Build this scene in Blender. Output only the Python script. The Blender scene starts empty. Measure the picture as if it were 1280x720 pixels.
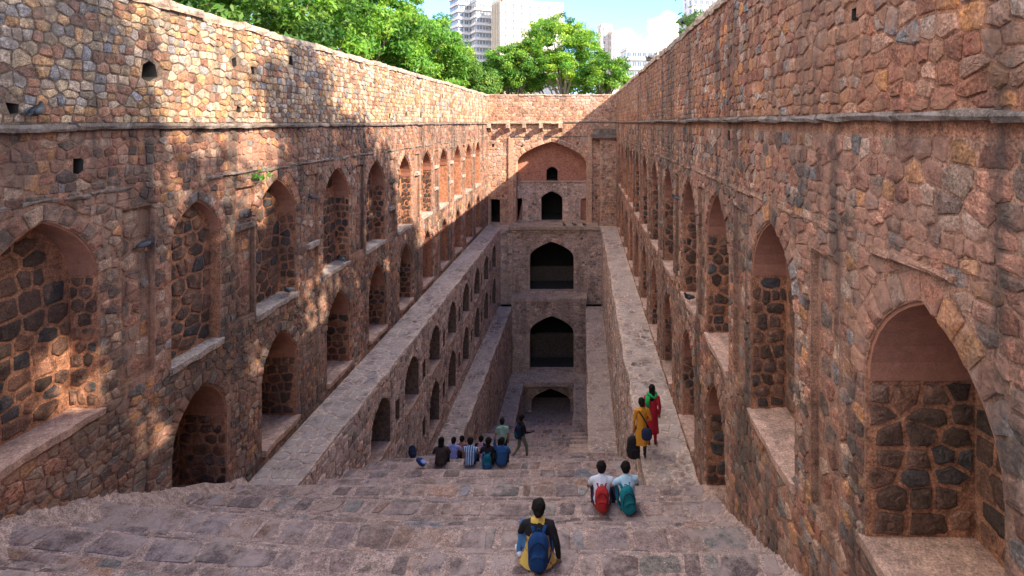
import bpy, math, random
from math import pi, sin, cos, radians, sqrt, hypot
from mathutils import Vector, Matrix
from mathutils.geometry import tessellate_polygon
from mathutils.noise import noise as mnoise

# ------------------------------------------------------------------ camera, sky, sun, exposure
scene = bpy.context.scene
COL = scene.collection
F, VX, VY = 680.0, 729.0, 153.0          # focal length and principal point in photo pixels (1280 wide)
cam_d = bpy.data.cameras.new("camera"); cam = bpy.data.objects.new("camera", cam_d); COL.objects.link(cam)
cam_d.sensor_width = 36.0; cam_d.lens = F / 1280 * 36
cam_d.shift_x = -(VX - 640) / 1280; cam_d.shift_y = (VY - 360) / 1280
cam_d.clip_start = 0.05; cam_d.clip_end = 6000
cam.location = (0, 0, 0); cam.rotation_euler = (pi / 2, 0, 0)
scene.camera = cam

CLOUD_SEED = 8.1
SUN_TO = Vector((1.0, -0.62, 0.80)).normalized()       # direction towards the sun
world = bpy.data.worlds.new("World"); scene.world = world; world.use_nodes = True
wn, wl = world.node_tree.nodes, world.node_tree.links
for n_ in list(wn): wn.remove(n_)
w_out = wn.new("ShaderNodeOutputWorld"); w_bg = wn.new("ShaderNodeBackground"); w_sky = wn.new("ShaderNodeTexSky")
w_sky.sky_type = 'NISHITA'; w_sky.sun_disc = False
w_sky.sun_elevation = math.asin(SUN_TO.z); w_sky.sun_rotation = math.atan2(SUN_TO.x, SUN_TO.y)
w_sky.air_density = 0.42; w_sky.dust_density = 0.1; w_sky.ozone_density = 4.0
w_bg.inputs['Strength'].default_value = 0.15
# broken white cumulus, added all over the sky as neutral fill light: noise on the direction projected on a cloud layer, plus the heap low over the far end
def wmath(op, a, b=None):
    m = wn.new("ShaderNodeMath"); m.operation = op
    for i, v in enumerate((a, b)):
        if v is None: continue
        if isinstance(v, (int, float)): m.inputs[i].default_value = v
        else: wl.new(v, m.inputs[i])
    return m.outputs[0]
def wrange(v, a, b):
    r = wn.new("ShaderNodeMapRange"); r.interpolation_type = 'SMOOTHSTEP'; wl.new(v, r.inputs['Value'])
    r.inputs['From Min'].default_value = a; r.inputs['From Max'].default_value = b; return r.outputs[0]
w_tc = wn.new("ShaderNodeTexCoord"); w_sep = wn.new("ShaderNodeSeparateXYZ"); wl.new(w_tc.outputs['Generated'], w_sep.inputs[0])
w_den = wmath('ADD', wmath('ABSOLUTE', w_sep.outputs['Z']), .22)
w_cmb = wn.new("ShaderNodeCombineXYZ"); wl.new(wmath('DIVIDE', w_sep.outputs['X'], w_den), w_cmb.inputs[0]); wl.new(wmath('DIVIDE', w_sep.outputs['Y'], w_den), w_cmb.inputs[1])
w_cmb.inputs[2].default_value = CLOUD_SEED
w_n1 = wn.new("ShaderNodeTexNoise"); w_n1.inputs['Scale'].default_value = 0.95; w_n1.inputs['Detail'].default_value = 8.0; w_n1.inputs['Roughness'].default_value = 0.55
wl.new(w_cmb.outputs[0], w_n1.inputs['Vector'])
w_all = wrange(w_n1.outputs['Fac'], .48, .56)
w_noise = wn.new("ShaderNodeTexNoise"); w_noise.inputs['Scale'].default_value = 16.0; w_noise.inputs['Detail'].default_value = 7.0; w_noise.inputs['Roughness'].default_value = 0.55
w_dist = wn.new("ShaderNodeVectorMath"); w_dist.operation = 'DISTANCE'
w_sc = wn.new("ShaderNodeVectorMath"); w_sc.operation = 'MULTIPLY'; w_sc.inputs[1].default_value = (1.0, 1.0, 2.1)
cd = Vector(((850 - VX) / F, 1.0, (VY - 72) / F)).normalized()
w_dist.inputs[1].default_value = (cd.x, cd.y, cd.z * 2.1)
wl.new(w_tc.outputs['Generated'], w_noise.inputs['Vector']); wl.new(w_tc.outputs['Generated'], w_sc.inputs[0]); wl.new(w_sc.outputs[0], w_dist.inputs[0])
w_one = wrange(wmath('ADD', wmath('MULTIPLY', w_noise.outputs['Fac'], .34), w_dist.outputs['Value']), .325, .285)
w_mix = wn.new("ShaderNodeMix"); w_mix.data_type = 'RGBA'; w_mix.inputs['B'].default_value = (6.0, 5.7, 5.35, 1)
wl.new(wmath('MAXIMUM', w_all, w_one), w_mix.inputs['Factor'])
wl.new(w_sky.outputs[0], w_mix.inputs['A']); wl.new(w_mix.outputs['Result'], w_bg.inputs['Color']); wl.new(w_bg.outputs[0], w_out.inputs['Surface'])

sun_d = bpy.data.lights.new("sun", 'SUN'); sun_d.energy = 2.8; sun_d.angle = radians(0.55); sun_d.color = (1.0, 0.87, 0.70)
sun = bpy.data.objects.new("sun", sun_d); COL.objects.link(sun)
sun.rotation_euler = (-SUN_TO).to_track_quat('-Z', 'Y').to_euler(); sun.location = (60, -40, 60)

vs = scene.view_settings
vs.view_transform = 'Standard'; vs.look = 'None'; vs.gamma = 1.0; vs.use_curve_mapping = False
vs.exposure = 2.42
scene.cycles.max_bounces = 8; scene.cycles.diffuse_bounces = 5; scene.cycles.transparent_max_bounces = 4

# ------------------------------------------------------------------ helpers
def P2(x, y, Y):                          # photo pixel at distance Y -> X, Z
    return (x - VX) * Y / F, (VY - y) * Y / F

def proj(p):
    return VX + F * p[0] / max(p[1], .05), VY - F * p[2] / max(p[1], .05)

class MB:
    def __init__(s): s.v = []; s.f = []; s.c = []; s.m = []
    def add(s, pts, faces, col=(.5, .5, .5), mat=0):
        b = len(s.v); s.v.extend(pts)
        s.c.extend([col] * len(pts) if not isinstance(col, list) else col)
        for q in faces: s.f.append([b + i for i in q]); s.m.append(mat)
    def box(s, x0, x1, y0, y1, z0, z1, col=(.5, .5, .5), mat=0, jit=0, rng=None):
        pts = [(x, y, z) for z in (z0, z1) for y in (y0, y1) for x in (x0, x1)]
        if jit: pts = [(a + rng.uniform(-jit, jit), b + rng.uniform(-jit, jit), c + rng.uniform(-jit, jit)) for a, b, c in pts]
        s.add(pts, [(0, 2, 3, 1), (4, 5, 7, 6), (0, 1, 5, 4), (2, 6, 7, 3), (0, 4, 6, 2), (1, 3, 7, 5)], col, mat)
    def tube(s, path, radii, n=8, col=(.5, .5, .5), mat=0, cap=True, axis=None):
        rings = []; L = len(path); P = [Vector(p) for p in path]
        for i in range(L):
            t = (P[min(i + 1, L - 1)] - P[max(i - 1, 0)]).normalized()
            ref = Vector(axis) if axis else (Vector((1, 0, 0)) if abs(t.x) < .9 else Vector((0, 1, 0)))
            a = (ref - t * ref.dot(t)); 
            if a.length < 1e-4: a = Vector((0, 1, 0)) - t * t.y
            a.normalize(); b = t.cross(a)
            r = radii[i]; rx, ry = r if isinstance(r, tuple) else (r, r)
            rings.append([tuple(P[i] + a * (rx * cos(2 * pi * k / n)) + b * (ry * sin(2 * pi * k / n))) for k in range(n)])
        pts = [q for r in rings for q in r]
        fc = [(i * n + k, i * n + (k + 1) % n, (i + 1) * n + (k + 1) % n, (i + 1) * n + k) for i in range(L - 1) for k in range(n)]
        if cap: fc.append(tuple(reversed(range(n)))); fc.append(tuple((L - 1) * n + k for k in range(n)))
        s.add(pts, fc, col, mat)
    def ellipsoid(s, c, r, n=12, m=8, col=(.5, .5, .5), mat=0, rot=None, ex=1.0):
        pts = []; fc = []
        sg = lambda x: (abs(x) ** ex) * (1 if x >= 0 else -1)
        for i in range(1, m):
            th = pi * i / m
            for k in range(n):
                ph = 2 * pi * k / n
                p = Vector((r[0] * sg(sin(th)) * sg(cos(ph)), r[1] * sg(sin(th)) * sg(sin(ph)), r[2] * sg(cos(th))))
                if rot: p = rot @ p
                pts.append(tuple(Vector(c) + p))
        a = Vector((0, 0, r[2])); b = Vector((0, 0, -r[2]))
        if rot: a = rot @ a; b = rot @ b
        pts += [tuple(Vector(c) + a), tuple(Vector(c) + b)]; t = len(pts) - 2
        for i in range(m - 2):
            for k in range(n): fc.append((i * n + k, (i + 1) * n + k, (i + 1) * n + (k + 1) % n, i * n + (k + 1) % n))
        for k in range(n):
            fc.append((t, k, (k + 1) % n)); fc.append((t + 1, (m - 2) * n + (k + 1) % n, (m - 2) * n + k))
        s.add(pts, fc, col, mat)
    def mesh(s, name, mats, origin=(0, 0, 0), smooth=False):
        me = bpy.data.meshes.new(name); o = origin
        me.from_pydata([(a - o[0], b - o[1], c - o[2]) for a, b, c in s.v], [], s.f)
        at = me.attributes.new("Col", 'FLOAT_COLOR', 'POINT')
        at.data.foreach_set("color", [x for c in s.c for x in (c[0], c[1], c[2], 1.0)])
        for m in (mats if isinstance(mats, (list, tuple)) else [mats]): me.materials.append(m)
        if any(s.m): me.polygons.foreach_set("material_index", s.m)
        if smooth: me.polygons.foreach_set("use_smooth", [True] * len(me.polygons))
        me.update(); return me
    def build(s, name, mats, parent=None, origin=None, smooth=False):
        if not s.v: return None
        if origin is None: origin = (0, 0, 0)
        o = bpy.data.objects.new(name, s.mesh(name, mats, origin, smooth)); COL.objects.link(o)
        place(o, parent, origin); return o

def place(o, parent, world_loc):
    if parent is not None:
        o.parent = parent
        w = Vector(world_loc); p = parent
        while p is not None: w = w - Vector(p.location); p = p.parent
        o.location = w
    else: o.location = world_loc

def tag(o, label=None, cat=None, group=None, kind=None):
    if label: o["label"] = label
    if cat: o["category"] = cat
    if group: o["group"] = group
    if kind: o["kind"] = kind
    return o

def thing(name, loc, label, cat, group=None):
    o = bpy.data.objects.new(name, None); COL.objects.link(o); o.location = loc; o.empty_display_size = .2
    return tag(o, label, cat, group)

# ------------------------------------------------------------------ materials
def new_mat(name):
    m = bpy.data.materials.new(name); m.use_nodes = True
    nt = m.node_tree; b = nt.nodes["Principled BSDF"]; return m, nt.nodes, nt.links, b

def noise(n, l, scale, detail=5, rough=.6, vec=None, stretch=None):
    t = n.new("ShaderNodeTexNoise"); t.inputs['Scale'].default_value = scale; t.inputs['Detail'].default_value = detail
    t.inputs['Roughness'].default_value = rough
    g = n.new("ShaderNodeNewGeometry")
    if stretch:
        mp = n.new("ShaderNodeMapping"); mp.inputs['Scale'].default_value = stretch
        l.new(g.outputs['Position'], mp.inputs['Vector']); l.new(mp.outputs[0], t.inputs['Vector'])
    else: l.new(g.outputs['Position'], t.inputs['Vector'])
    return t
def mrange(n, l, src, a, b, c, d):
    r = n.new("ShaderNodeMapRange"); l.new(src, r.inputs['Value'])
    r.inputs['From Min'].default_value = a; r.inputs['From Max'].default_value = b
    r.inputs['To Min'].default_value = c; r.inputs['To Max'].default_value = d; return r.outputs[0]
def mixc(n, l, fac, A, B, mode='MIX'):
    m = n.new("ShaderNodeMix"); m.data_type = 'RGBA'; m.blend_type = mode
    if isinstance(fac, float): m.inputs['Factor'].default_value = fac
    else: l.new(fac, m.inputs['Factor'])
    for k, v in (('A', A), ('B', B)):
        if isinstance(v, tuple): m.inputs[k].default_value = (*v, 1)
        else: l.new(v, m.inputs[k])
    return m.outputs['Result']

def stone_mat(name, mortar, smear=.25, stain=.35, bump=.5, attr=True, base=None, stain_col=(.05, .042, .04), fine=30, rough=.9, blotch=None, grain=1.0, streak=0):
    g1 = lambda lo, hi: (tuple(1 - (1 - x) * grain for x in lo), tuple(1 + (x - 1) * grain for x in hi))
    m, n, l, b = new_mat(name)
    if attr:
        a = n.new("ShaderNodeAttribute"); a.attribute_name = "Col"; c = a.outputs['Color']
    else:
        c = mixc(n, l, noise(n, l, 1.3, 6).outputs['Fac'], tuple(x * .72 for x in base), tuple(x * 1.25 for x in base))
    n1 = noise(n, l, 9, 8, .75)
    c = mixc(n, l, 1.0, c, mixc(n, l, mrange(n, l, n1.outputs['Fac'], .32, .68, 0, 1), *g1((.42, .39, .39), (1.6, 1.56, 1.5))), 'MULTIPLY')
    n6 = noise(n, l, 48, 4, .7)
    c = mixc(n, l, 1.0, c, mixc(n, l, mrange(n, l, n6.outputs['Fac'], .34, .66, 0, 1), *g1((.45, .43, .42), (1.6, 1.56, 1.5))), 'MULTIPLY')
    if smear > 0:
        n2 = noise(n, l, 3.2, 9, .68)
        mo = mixc(n, l, noise(n, l, 14, 6, .7).outputs['Fac'], tuple(x * .6 for x in mortar), tuple(x * 1.35 for x in mortar))
        lo_ = noise(n, l, .55, 4, .6)                    # whole stretches keep their old render, others are bare
        sm = n.new("ShaderNodeMath"); sm.operation = 'MULTIPLY_ADD'; sm.inputs[1].default_value = .75
        sb = n.new("ShaderNodeMath"); sb.operation = 'SUBTRACT'; sb.inputs[1].default_value = .5
        l.new(lo_.outputs['Fac'], sb.inputs[0]); l.new(sb.outputs[0], sm.inputs[0]); l.new(n2.outputs['Fac'], sm.inputs[2])
        c = mixc(n, l, mrange(n, l, sm.outputs[0], .62 - smear, .74 - smear * .8, 0, .85), c, mo)
    if blotch:
        nb = noise(n, l, .9, 7, .65)
        c = mixc(n, l, mrange(n, l, nb.outputs['Fac'], .48, .66, 0, .55), c, blotch)
    if stain > 0:
        n3 = noise(n, l, 1.1, 8, .7, stretch=(1, 1, .38))
        c = mixc(n, l, mrange(n, l, n3.outputs['Fac'], .52, .72, 0, stain), c, stain_col)
    if streak > 0:                                       # black water streaks, lime bloom and sooty patches
        ns = noise(n, l, 1.0, 7, .62, stretch=(1.7, 1.7, .16))
        c = mixc(n, l, mrange(n, l, ns.outputs['Fac'], .50, .64, 0, streak * .9), c, (.045, .038, .034))
        np_ = noise(n, l, .33, 8, .68)
        c = mixc(n, l, mrange(n, l, np_.outputs['Fac'], .47, .66, 0, streak * .7), c, (.075, .058, .048))
        nl = noise(n, l, .8, 9, .7, stretch=(1, 1, .5))
        c = mixc(n, l, mrange(n, l, nl.outputs['Fac'], .60, .74, 0, streak * .6), c, (.46, .37, .30))
    l.new(c, b.inputs['Base Color']); b.inputs['Roughness'].default_value = rough
    b.inputs['Specular IOR Level'].default_value = .25
    bp = n.new("ShaderNodeBump"); bp.inputs['Strength'].default_value = bump; bp.inputs['Distance'].default_value = .03
    n4 = noise(n, l, fine, 10, .72); n5 = noise(n, l, 7, 6, .6)
    ad = n.new("ShaderNodeMath"); ad.operation = 'MULTIPLY_ADD'; ad.inputs[1].default_value = .55
    l.new(n4.outputs['Fac'], ad.inputs[0]); l.new(n5.outputs['Fac'], ad.inputs[2])
    l.new(ad.outputs[0], bp.inputs['Height']); l.new(bp.outputs[0], b.inputs['Normal'])
    return m

def plain_mat(name, col, rough=.7, var=.2, bump=0, scale=20, spec=.3):
    m, n, l, b = new_mat(name)
    c = mixc(n, l, noise(n, l, scale, 5).outputs['Fac'], tuple(x * (1 - var) for x in col), tuple(x * (1 + var) for x in col))
    l.new(c, b.inputs['Base Color']); b.inputs['Roughness'].default_value = rough; b.inputs['Specular IOR Level'].default_value = spec
    if bump:
        bp = n.new("ShaderNodeBump"); bp.inputs['Strength'].default_value = bump; bp.inputs['Distance'].default_value = .01
        l.new(noise(n, l, scale * 2, 6).outputs['Fac'], bp.inputs['Height']); l.new(bp.outputs[0], b.inputs['Normal'])
    return m

MORT_A = (.185, .135, .098); MORT_B = (.29, .165, .115); MORT_N = (.34, .165, .10); MORT_S = (.37, .275, .25); MORT_T = (.51, .39, .33)
M_upper = stone_mat("upper_stone", MORT_A, smear=.08, stain=.25, bump=.5, streak=0.45)
M_upper_m = stone_mat("upper_mortar", MORT_A, smear=.0, stain=.55, bump=.8, attr=False, base=MORT_A, streak=0.45)
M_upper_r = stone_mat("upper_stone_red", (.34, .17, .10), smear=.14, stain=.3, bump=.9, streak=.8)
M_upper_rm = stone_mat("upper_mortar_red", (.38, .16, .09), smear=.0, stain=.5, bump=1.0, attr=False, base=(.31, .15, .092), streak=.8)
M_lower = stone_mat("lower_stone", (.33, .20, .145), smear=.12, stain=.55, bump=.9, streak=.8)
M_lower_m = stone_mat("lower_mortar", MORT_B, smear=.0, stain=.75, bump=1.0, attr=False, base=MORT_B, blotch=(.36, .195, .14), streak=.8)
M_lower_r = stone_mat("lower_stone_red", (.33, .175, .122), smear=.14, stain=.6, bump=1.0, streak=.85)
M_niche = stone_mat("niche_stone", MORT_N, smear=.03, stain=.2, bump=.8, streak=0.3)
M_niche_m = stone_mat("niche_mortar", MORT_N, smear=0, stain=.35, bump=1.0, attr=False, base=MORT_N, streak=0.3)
M_plast = stone_mat("red_plaster", (.3, .12, .08), smear=.0, stain=.3, bump=.3, attr=False, base=(.30, .135, .09), grain=.3, streak=0.3)
M_floor = stone_mat("pink_plaster", (.5, .33, .27), smear=0, stain=.2, bump=.35, attr=False, base=(.46, .30, .24), grain=.8, streak=.45)
M_ledge = stone_mat("ledge_stone", (.3, .24, .21), smear=.1, stain=.5, bump=.8, attr=False, base=(.155, .125, .108), streak=0.4)
M_white = stone_mat("white_stained_ledge", (.55, .5, .46), smear=.0, stain=.45, bump=.7, attr=False, base=(.36, .305, .28))
M_step = stone_mat("step_stone", MORT_S, smear=.17, stain=.25, bump=.5, rough=.72, stain_col=(.10, .085, .10), streak=0.2)
M_step_m = stone_mat("step_mortar", MORT_S, smear=0, stain=.4, bump=.8, attr=False, base=(.35, .26, .237), stain_col=(.12, .09, .09), streak=0.2)
M_walk = stone_mat("walk_stone", (.50, .39, .335), smear=.3, stain=.2, bump=.6, stain_col=(.12, .095, .09), streak=0.3)
M_walk_m = stone_mat("walk_mortar", (.50, .39, .335), smear=0, stain=.35, bump=.7, attr=False, base=(.50, .39, .335), stain_col=(.14, .11, .1), streak=0.3)
M_tower = stone_mat("tower_stone", MORT_T, smear=.12, stain=.25, bump=.6, streak=0.35)
M_tower_m = stone_mat("tower_mortar", MORT_T, smear=0, stain=.4, bump=.7, attr=False, base=MORT_T, streak=0.35)
M_dark = plain_mat("deep_shade_stone", (.04, .034, .03), .95, .4, .5, 3)  # near-black colour stands in for deep shade in chambers and holes
M_coping = stone_mat("lime_coping", (.45, .35, .27), smear=0, stain=.35, bump=.6, attr=False, base=(.42, .32, .25), streak=0.5)
M_soil = stone_mat("soil", (.2, .15, .1), smear=0, stain=.3, bump=.6, attr=False, base=(.17, .14, .09))

PAL_A = [((.31, .165, .105), 2.4), ((.42, .245, .125), 2.6), ((.45, .33, .215), 3.2), ((.31, .275, .25), 1.5), ((.23, .22, .23), .7), ((.40, .31, .235), 3), ((.23, .125, .09), 1)]
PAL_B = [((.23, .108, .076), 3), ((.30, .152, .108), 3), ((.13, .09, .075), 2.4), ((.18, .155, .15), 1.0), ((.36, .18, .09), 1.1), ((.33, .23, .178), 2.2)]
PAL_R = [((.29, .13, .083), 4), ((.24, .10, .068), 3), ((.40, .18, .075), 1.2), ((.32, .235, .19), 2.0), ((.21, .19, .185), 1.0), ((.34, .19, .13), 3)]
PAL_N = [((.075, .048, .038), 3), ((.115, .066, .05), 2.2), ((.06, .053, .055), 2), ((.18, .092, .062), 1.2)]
PAL_S = [((.21, .15, .145), 5), ((.168, .124, .126), 3), ((.16, .16, .185), .9), ((.26, .18, .155), 2), ((.25, .155, .122), .8), ((.175, .16, .155), 1.2)]
PAL_T = [((.46, .34, .29), 3), ((.39, .29, .25), 3), ((.50, .375, .315), 2), ((.30, .245, .22), 2), ((.47, .315, .25), 1.5)]
def pick(pal, rng, j=.22):
    r = rng.uniform(0, sum(w for _, w in pal))
    for c, w in pal:
        r -= w
        if r <= 0: break
    k = rng.uniform(1 - j * 1.35, 1 + j * 1.45); h = rng.uniform(-.05, .05)
    return (c[0] * k * (1 + h), c[1] * k, c[2] * k * (1 - h))

# ------------------------------------------------------------------ rubble masonry
def clip_half(poly, mx, my, nx, ny):
    out = []; L = len(poly)
    for i in range(L):
        ax, ay = poly[i]; bx, by = poly[(i + 1) % L]
        da = (ax - mx) * nx + (ay - my) * ny; db = (bx - mx) * nx + (by - my) * ny
        if da <= 0: out.append((ax, ay))
        if (da < 0 < db) or (db < 0 < da):
            t = da / (da - db); out.append((ax + (bx - ax) * t, ay + (by - ay) * t))
    return out

def cells(u0, u1, v0, v1, su, sv, rng, drop=.08, jx=.34, jy=.14):
    """irregular coursed-rubble cells covering a rectangle"""
    nr = max(1, int(round((v1 - v0) / sv))); sv = (v1 - v0) / nr
    rows = []
    cuts = [0.0]
    for i in range(nr): cuts.append(cuts[-1] + rng.uniform(.62, 1.5))
    cuts = [v0 + (v1 - v0) * c / cuts[-1] for c in cuts]
    for i in range(-1, nr + 1):
        row = []; u = u0 - su * rng.uniform(.2, 1.2)
        c0 = cuts[i] if 0 <= i < nr else (cuts[0] - sv if i < 0 else cuts[-1]); hh = (cuts[i + 1] - cuts[i]) if 0 <= i < nr else sv
        while u < u1 + su:
            w = su * rng.choice((.42, .55, .8, .9, 1.1, 1.25, 1.5)) * rng.uniform(.85, 1.15)
            if rng.random() > drop: row.append((u + w / 2, c0 + (.5 + rng.uniform(-jy, jy)) * hh))
            u += w
        rows.append(row)
    asp = su / sv
    res = []
    for i in range(1, nr + 1):
        nb_all = []
        for k in range(max(0, i - 2), min(len(rows), i + 3)): nb_all += rows[k]
        nb_all.sort(); 
        import bisect
        xs = [p[0] for p in nb_all]
        for p in rows[i]:
            if not (u0 <= p[0] <= u1): continue
            lo = bisect.bisect_left(xs, p[0] - 2.4 * su); hi = bisect.bisect_right(xs, p[0] + 2.4 * su)
            near = sorted(((q[0] - p[0]) ** 2 + ((q[1] - p[1]) * asp * .9) ** 2, q) for q in nb_all[lo:hi] if q != p)[:11]
            poly = [(max(u0, p[0] - 1.3 * su), max(v0, p[1] - 1.4 * sv)), (min(u1, p[0] + 1.3 * su), max(v0, p[1] - 1.4 * sv)),
                    (min(u1, p[0] + 1.3 * su), min(v1, p[1] + 1.4 * sv)), (max(u0, p[0] - 1.3 * su), min(v1, p[1] + 1.4 * sv))]
            for _, q in near:
                dx, dy = q[0] - p[0], (q[1] - p[1]) * asp * asp * .8
                poly = clip_half(poly, (p[0] + q[0]) / 2, (p[1] + q[1]) / 2, dx, dy)
                if len(poly) < 3: break
            if len(poly) >= 3: res.append(poly)
    return res

def centroid(poly):
    return sum(p[0] for p in poly) / len(poly), sum(p[1] for p in poly) / len(poly)
def parea(poly):
    return .5 * abs(sum(poly[i][0] * poly[(i + 1) % len(poly)][1] - poly[(i + 1) % len(poly)][0] * poly[i][1] for i in range(len(poly))))

def soften(poly, gap, rng, r=.1):
    """inset a cell by half the joint and round its corners"""
    c = centroid(poly); out = []
    rad = sqrt(parea(poly) / pi)
    if rad < .03: return None
    k = max(.45, 1 - gap / rad)
    q = [(c[0] + (p[0] - c[0]) * k, c[1] + (p[1] - c[1]) * k) for p in poly]
    L = len(q); pts = []
    for i in range(L):
        a, b = q[i], q[(i + 1) % L]
        if hypot(a[0] - b[0], a[1] - b[1]) < rad * .25:
            pts.append(((a[0] + b[0]) / 2, (a[1] + b[1]) / 2)); continue
        rr = r * rng.uniform(.45, 1.25)
        for t in (rr, 1 - rr):
            pts.append((a[0] + (b[0] - a[0]) * t + rng.uniform(-.085, .085) * rad, a[1] + (b[1] - a[1]) * t + rng.uniform(-.085, .085) * rad))
    return pts

class Arch:
    """opening in a wall: jambs, spring line, pointed head; convex, counter-clockwise in (u, v)"""
    def __init__(s, c, half, base, spring, apex, depth, ring=.24, point=.5, n=7, **kw):
        s.c, s.half, s.base, s.spring, s.apex, s.depth, s.ring, s.kw = c, half, base, spring, apex, depth, ring, kw
        pts = [(c - half, base), (c + half, base)]
        s.head = []
        if apex > spring + .01:
            for i in range(2 * n + 1):
                th = (pi / 2) * (i / n) if i <= n else (pi / 2) * (2 - i / n)
                x = half * cos(th) * (1 if i <= n else -1)
                s.head.append((c + x, spring + (apex - spring) * ((1 - point) * sin(th) + point * th / (pi / 2))))
        else: s.head = [(c + half, spring), (c - half, spring)]
        s.pts = pts + s.head
        s.e = []
        L = len(s.pts)
        for i in range(L):
            a, b = s.pts[i], s.pts[(i + 1) % L]; d = hypot(b[0] - a[0], b[1] - a[1]) or 1e-6
            arc = 2 <= i < L - 1 and apex > spring + .01
            s.e.append((a[0], a[1], (b[1] - a[1]) / d, -(b[0] - a[0]) / d, (ring if arc else kw.get('jm', .015))))
        s.bb = (c - half - ring - .05, c + half + ring + .05, base - .05, apex + ring + .05)
    def sd(s, u, v):
        best = -9; be = None
        for e in s.e:
            d = (u - e[0]) * e[2] + (v - e[1]) * e[3] - e[4]
            if d > best: best = d; be = e
        return best, be
    def fit(s, poly):
        """None when the cell falls in the opening, else the cell pushed clear of it"""
        c = centroid(poly)
        if c[0] < s.bb[0] - .5 or c[0] > s.bb[1] + .5 or c[1] < s.bb[2] - .5 or c[1] > s.bb[3] + .5: return poly
        if s.sd(*c)[0] < .02: return None
        out = []
        for p in poly:
            d, e = s.sd(*p)
            out.append(p if d >= 0 else (p[0] - e[2] * d, p[1] - e[3] * d))
        return out if parea(out) > .25 * parea(poly) else None
    def voussoirs(s, w=.19):
        res = []
        h = s.head
        if not s.ring or len(h) < 4: return res
        q = []
        for i, p in enumerate(h):
            a, b = h[max(i - 1, 0)], h[min(i + 1, len(h) - 1)]
            d = hypot(b[0] - a[0], b[1] - a[1]); q.append((p[0] + (b[1] - a[1]) / d * s.ring * .96, p[1] - (b[0] - a[0]) / d * s.ring * .96))
        for i in range(len(h) - 1): res.append([h[i], q[i], q[i + 1], h[i + 1]][::1])
        return res

def score(frame, poly):
    c = centroid(poly); p = frame(c[0], c[1], 0)
    if p[1] < .4: return 0
    x, y = proj(p)
    if not (-15 < x < 1295 and -15 < y < 735): return 0
    q = [proj(frame(a, b, 0)) for a, b in poly]
    xs = [a[0] for a in q]; ys = [a[1] for a in q]
    return parea(q) * min(1, (max(xs) - min(xs)) / 8)

def stone_geo(mb, poly, frame, flip, h, rng, col, detail):
    c = centroid(poly); n = len(poly); pts = []; fc = []
    def ring(k, w0, w1):
        for p in poly: pts.append(frame(c[0] + (p[0] - c[0]) * k, c[1] + (p[1] - c[1]) * k, h * rng.uniform(w0, w1)))
    ring(1.0, -.45, -.35)
    if detail:                                          # rough-hewn face: rings lifted by noise
        R = 5
        for k, lo in ((.97, .35), (.84, .8), (.56, .95), (.27, 1.0)):
            for p in poly:
                u, v = c[0] + (p[0] - c[0]) * k, c[1] + (p[1] - c[1]) * k
                q = frame(u, v, 0); nz = mnoise(Vector(q) * 8.0) * .9 + mnoise(Vector(q) * 23.0) * .5
                pts.append(frame(u + rng.uniform(-.006, .006), v + rng.uniform(-.006, .006), h * lo * rng.uniform(.85, 1.15) + (.2 + .8 * (1 - k)) * .014 * nz))
    else: ring(.9, .6, 1.15); R = 2
    tx = rng.uniform(.85, 1.35) if not detail else 1.0
    pts.append(frame(c[0], c[1], h * tx)); ctr = len(pts) - 1
    for r in range(R - 1):
        for i in range(n):
            q = (r * n + i, r * n + (i + 1) % n, (r + 1) * n + (i + 1) % n, (r + 1) * n + i)
            fc.append(q[::-1] if flip else q)
    b = (R - 1) * n
    for i in range(n):
        q = (b + i, b + (i + 1) % n, ctr); fc.append(q[::-1] if flip else q)
    mb.add(pts, fc, col)

def ccw(poly):
    a = sum(poly[i][0] * poly[(i + 1) % len(poly)][1] - poly[(i + 1) % len(poly)][0] * poly[i][1] for i in range(len(poly)))
    return poly if a > 0 else poly[::-1]

class Masonry:
    """collects the stones of one thing; the ones that show largest become objects of their own"""
    def __init__(s, parent, limit=300, name="stone", rest="rubble"): s.parent, s.limit, s.items, s.name, s.rest = parent, limit, [], name, rest
    def stone(s, poly, frame, flip, h, col, mat, rng, gap=.012, r=.1):
        p = soften(ccw(poly), gap, rng, r)
        if p is None or len(p) < 3: return
        s.items.append((score(frame, p), len(s.items), p, frame, flip, h, col, mat))
    def zone(s, rect, su, sv, pal, mat, frame, flip, openings, rng, h=(.014, .04), gap=.012, drop=.10, keep=None):
        for poly in cells(*rect, su, sv, rng, drop):
            for o in openings:
                poly = o.fit(poly)
                if poly is None: break
            if poly is None or (keep and not keep(*centroid(poly))): continue
            s.stone(poly, frame, flip, rng.uniform(*h), pick(pal, rng), mat, rng, gap)
    def finish(s, seed=1):
        rng = random.Random(seed)
        s.items.sort(key=lambda t: (-t[0], t[1]))
        groups = {}
        for k, (sc, _, p, frame, flip, h, col, mat) in enumerate(s.items):
            if k < s.limit and sc > 18:
                mb = MB(); stone_geo(mb, p, frame, flip, h, rng, col, True)
                c = centroid(p); mb.build(s.name, mat, s.parent, frame(c[0], c[1], 0))
            else: stone_geo(groups.setdefault(mat.name, (mat, MB()))[1], p, frame, flip, h, rng, col, sc > 60)
        for mat, mb in groups.values():
            tag(mb.build(s.rest, mat, s.parent), kind="stuff")

def tess(mb, frame, flip, outer, holes, col=(.5, .5, .5), mat=0, w=0):
    loops = [[Vector((p[0], p[1], 0)) for p in lp] for lp in [outer] + holes]
    flat = [p for lp in loops for p in lp]
    tris = tessellate_polygon(loops)
    fc = []
    for t in tris:
        a, b, c = (flat[i] for i in t)
        ar = (b.x - a.x) * (c.y - a.y) - (c.x - a.x) * (b.y - a.y)
        t = tuple(t) if ar > 0 else tuple(reversed(t))
        fc.append(t[::-1] if flip else t)
    mb.add([frame(p.x, p.y, w) for p in flat], fc, col, mat)

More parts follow.
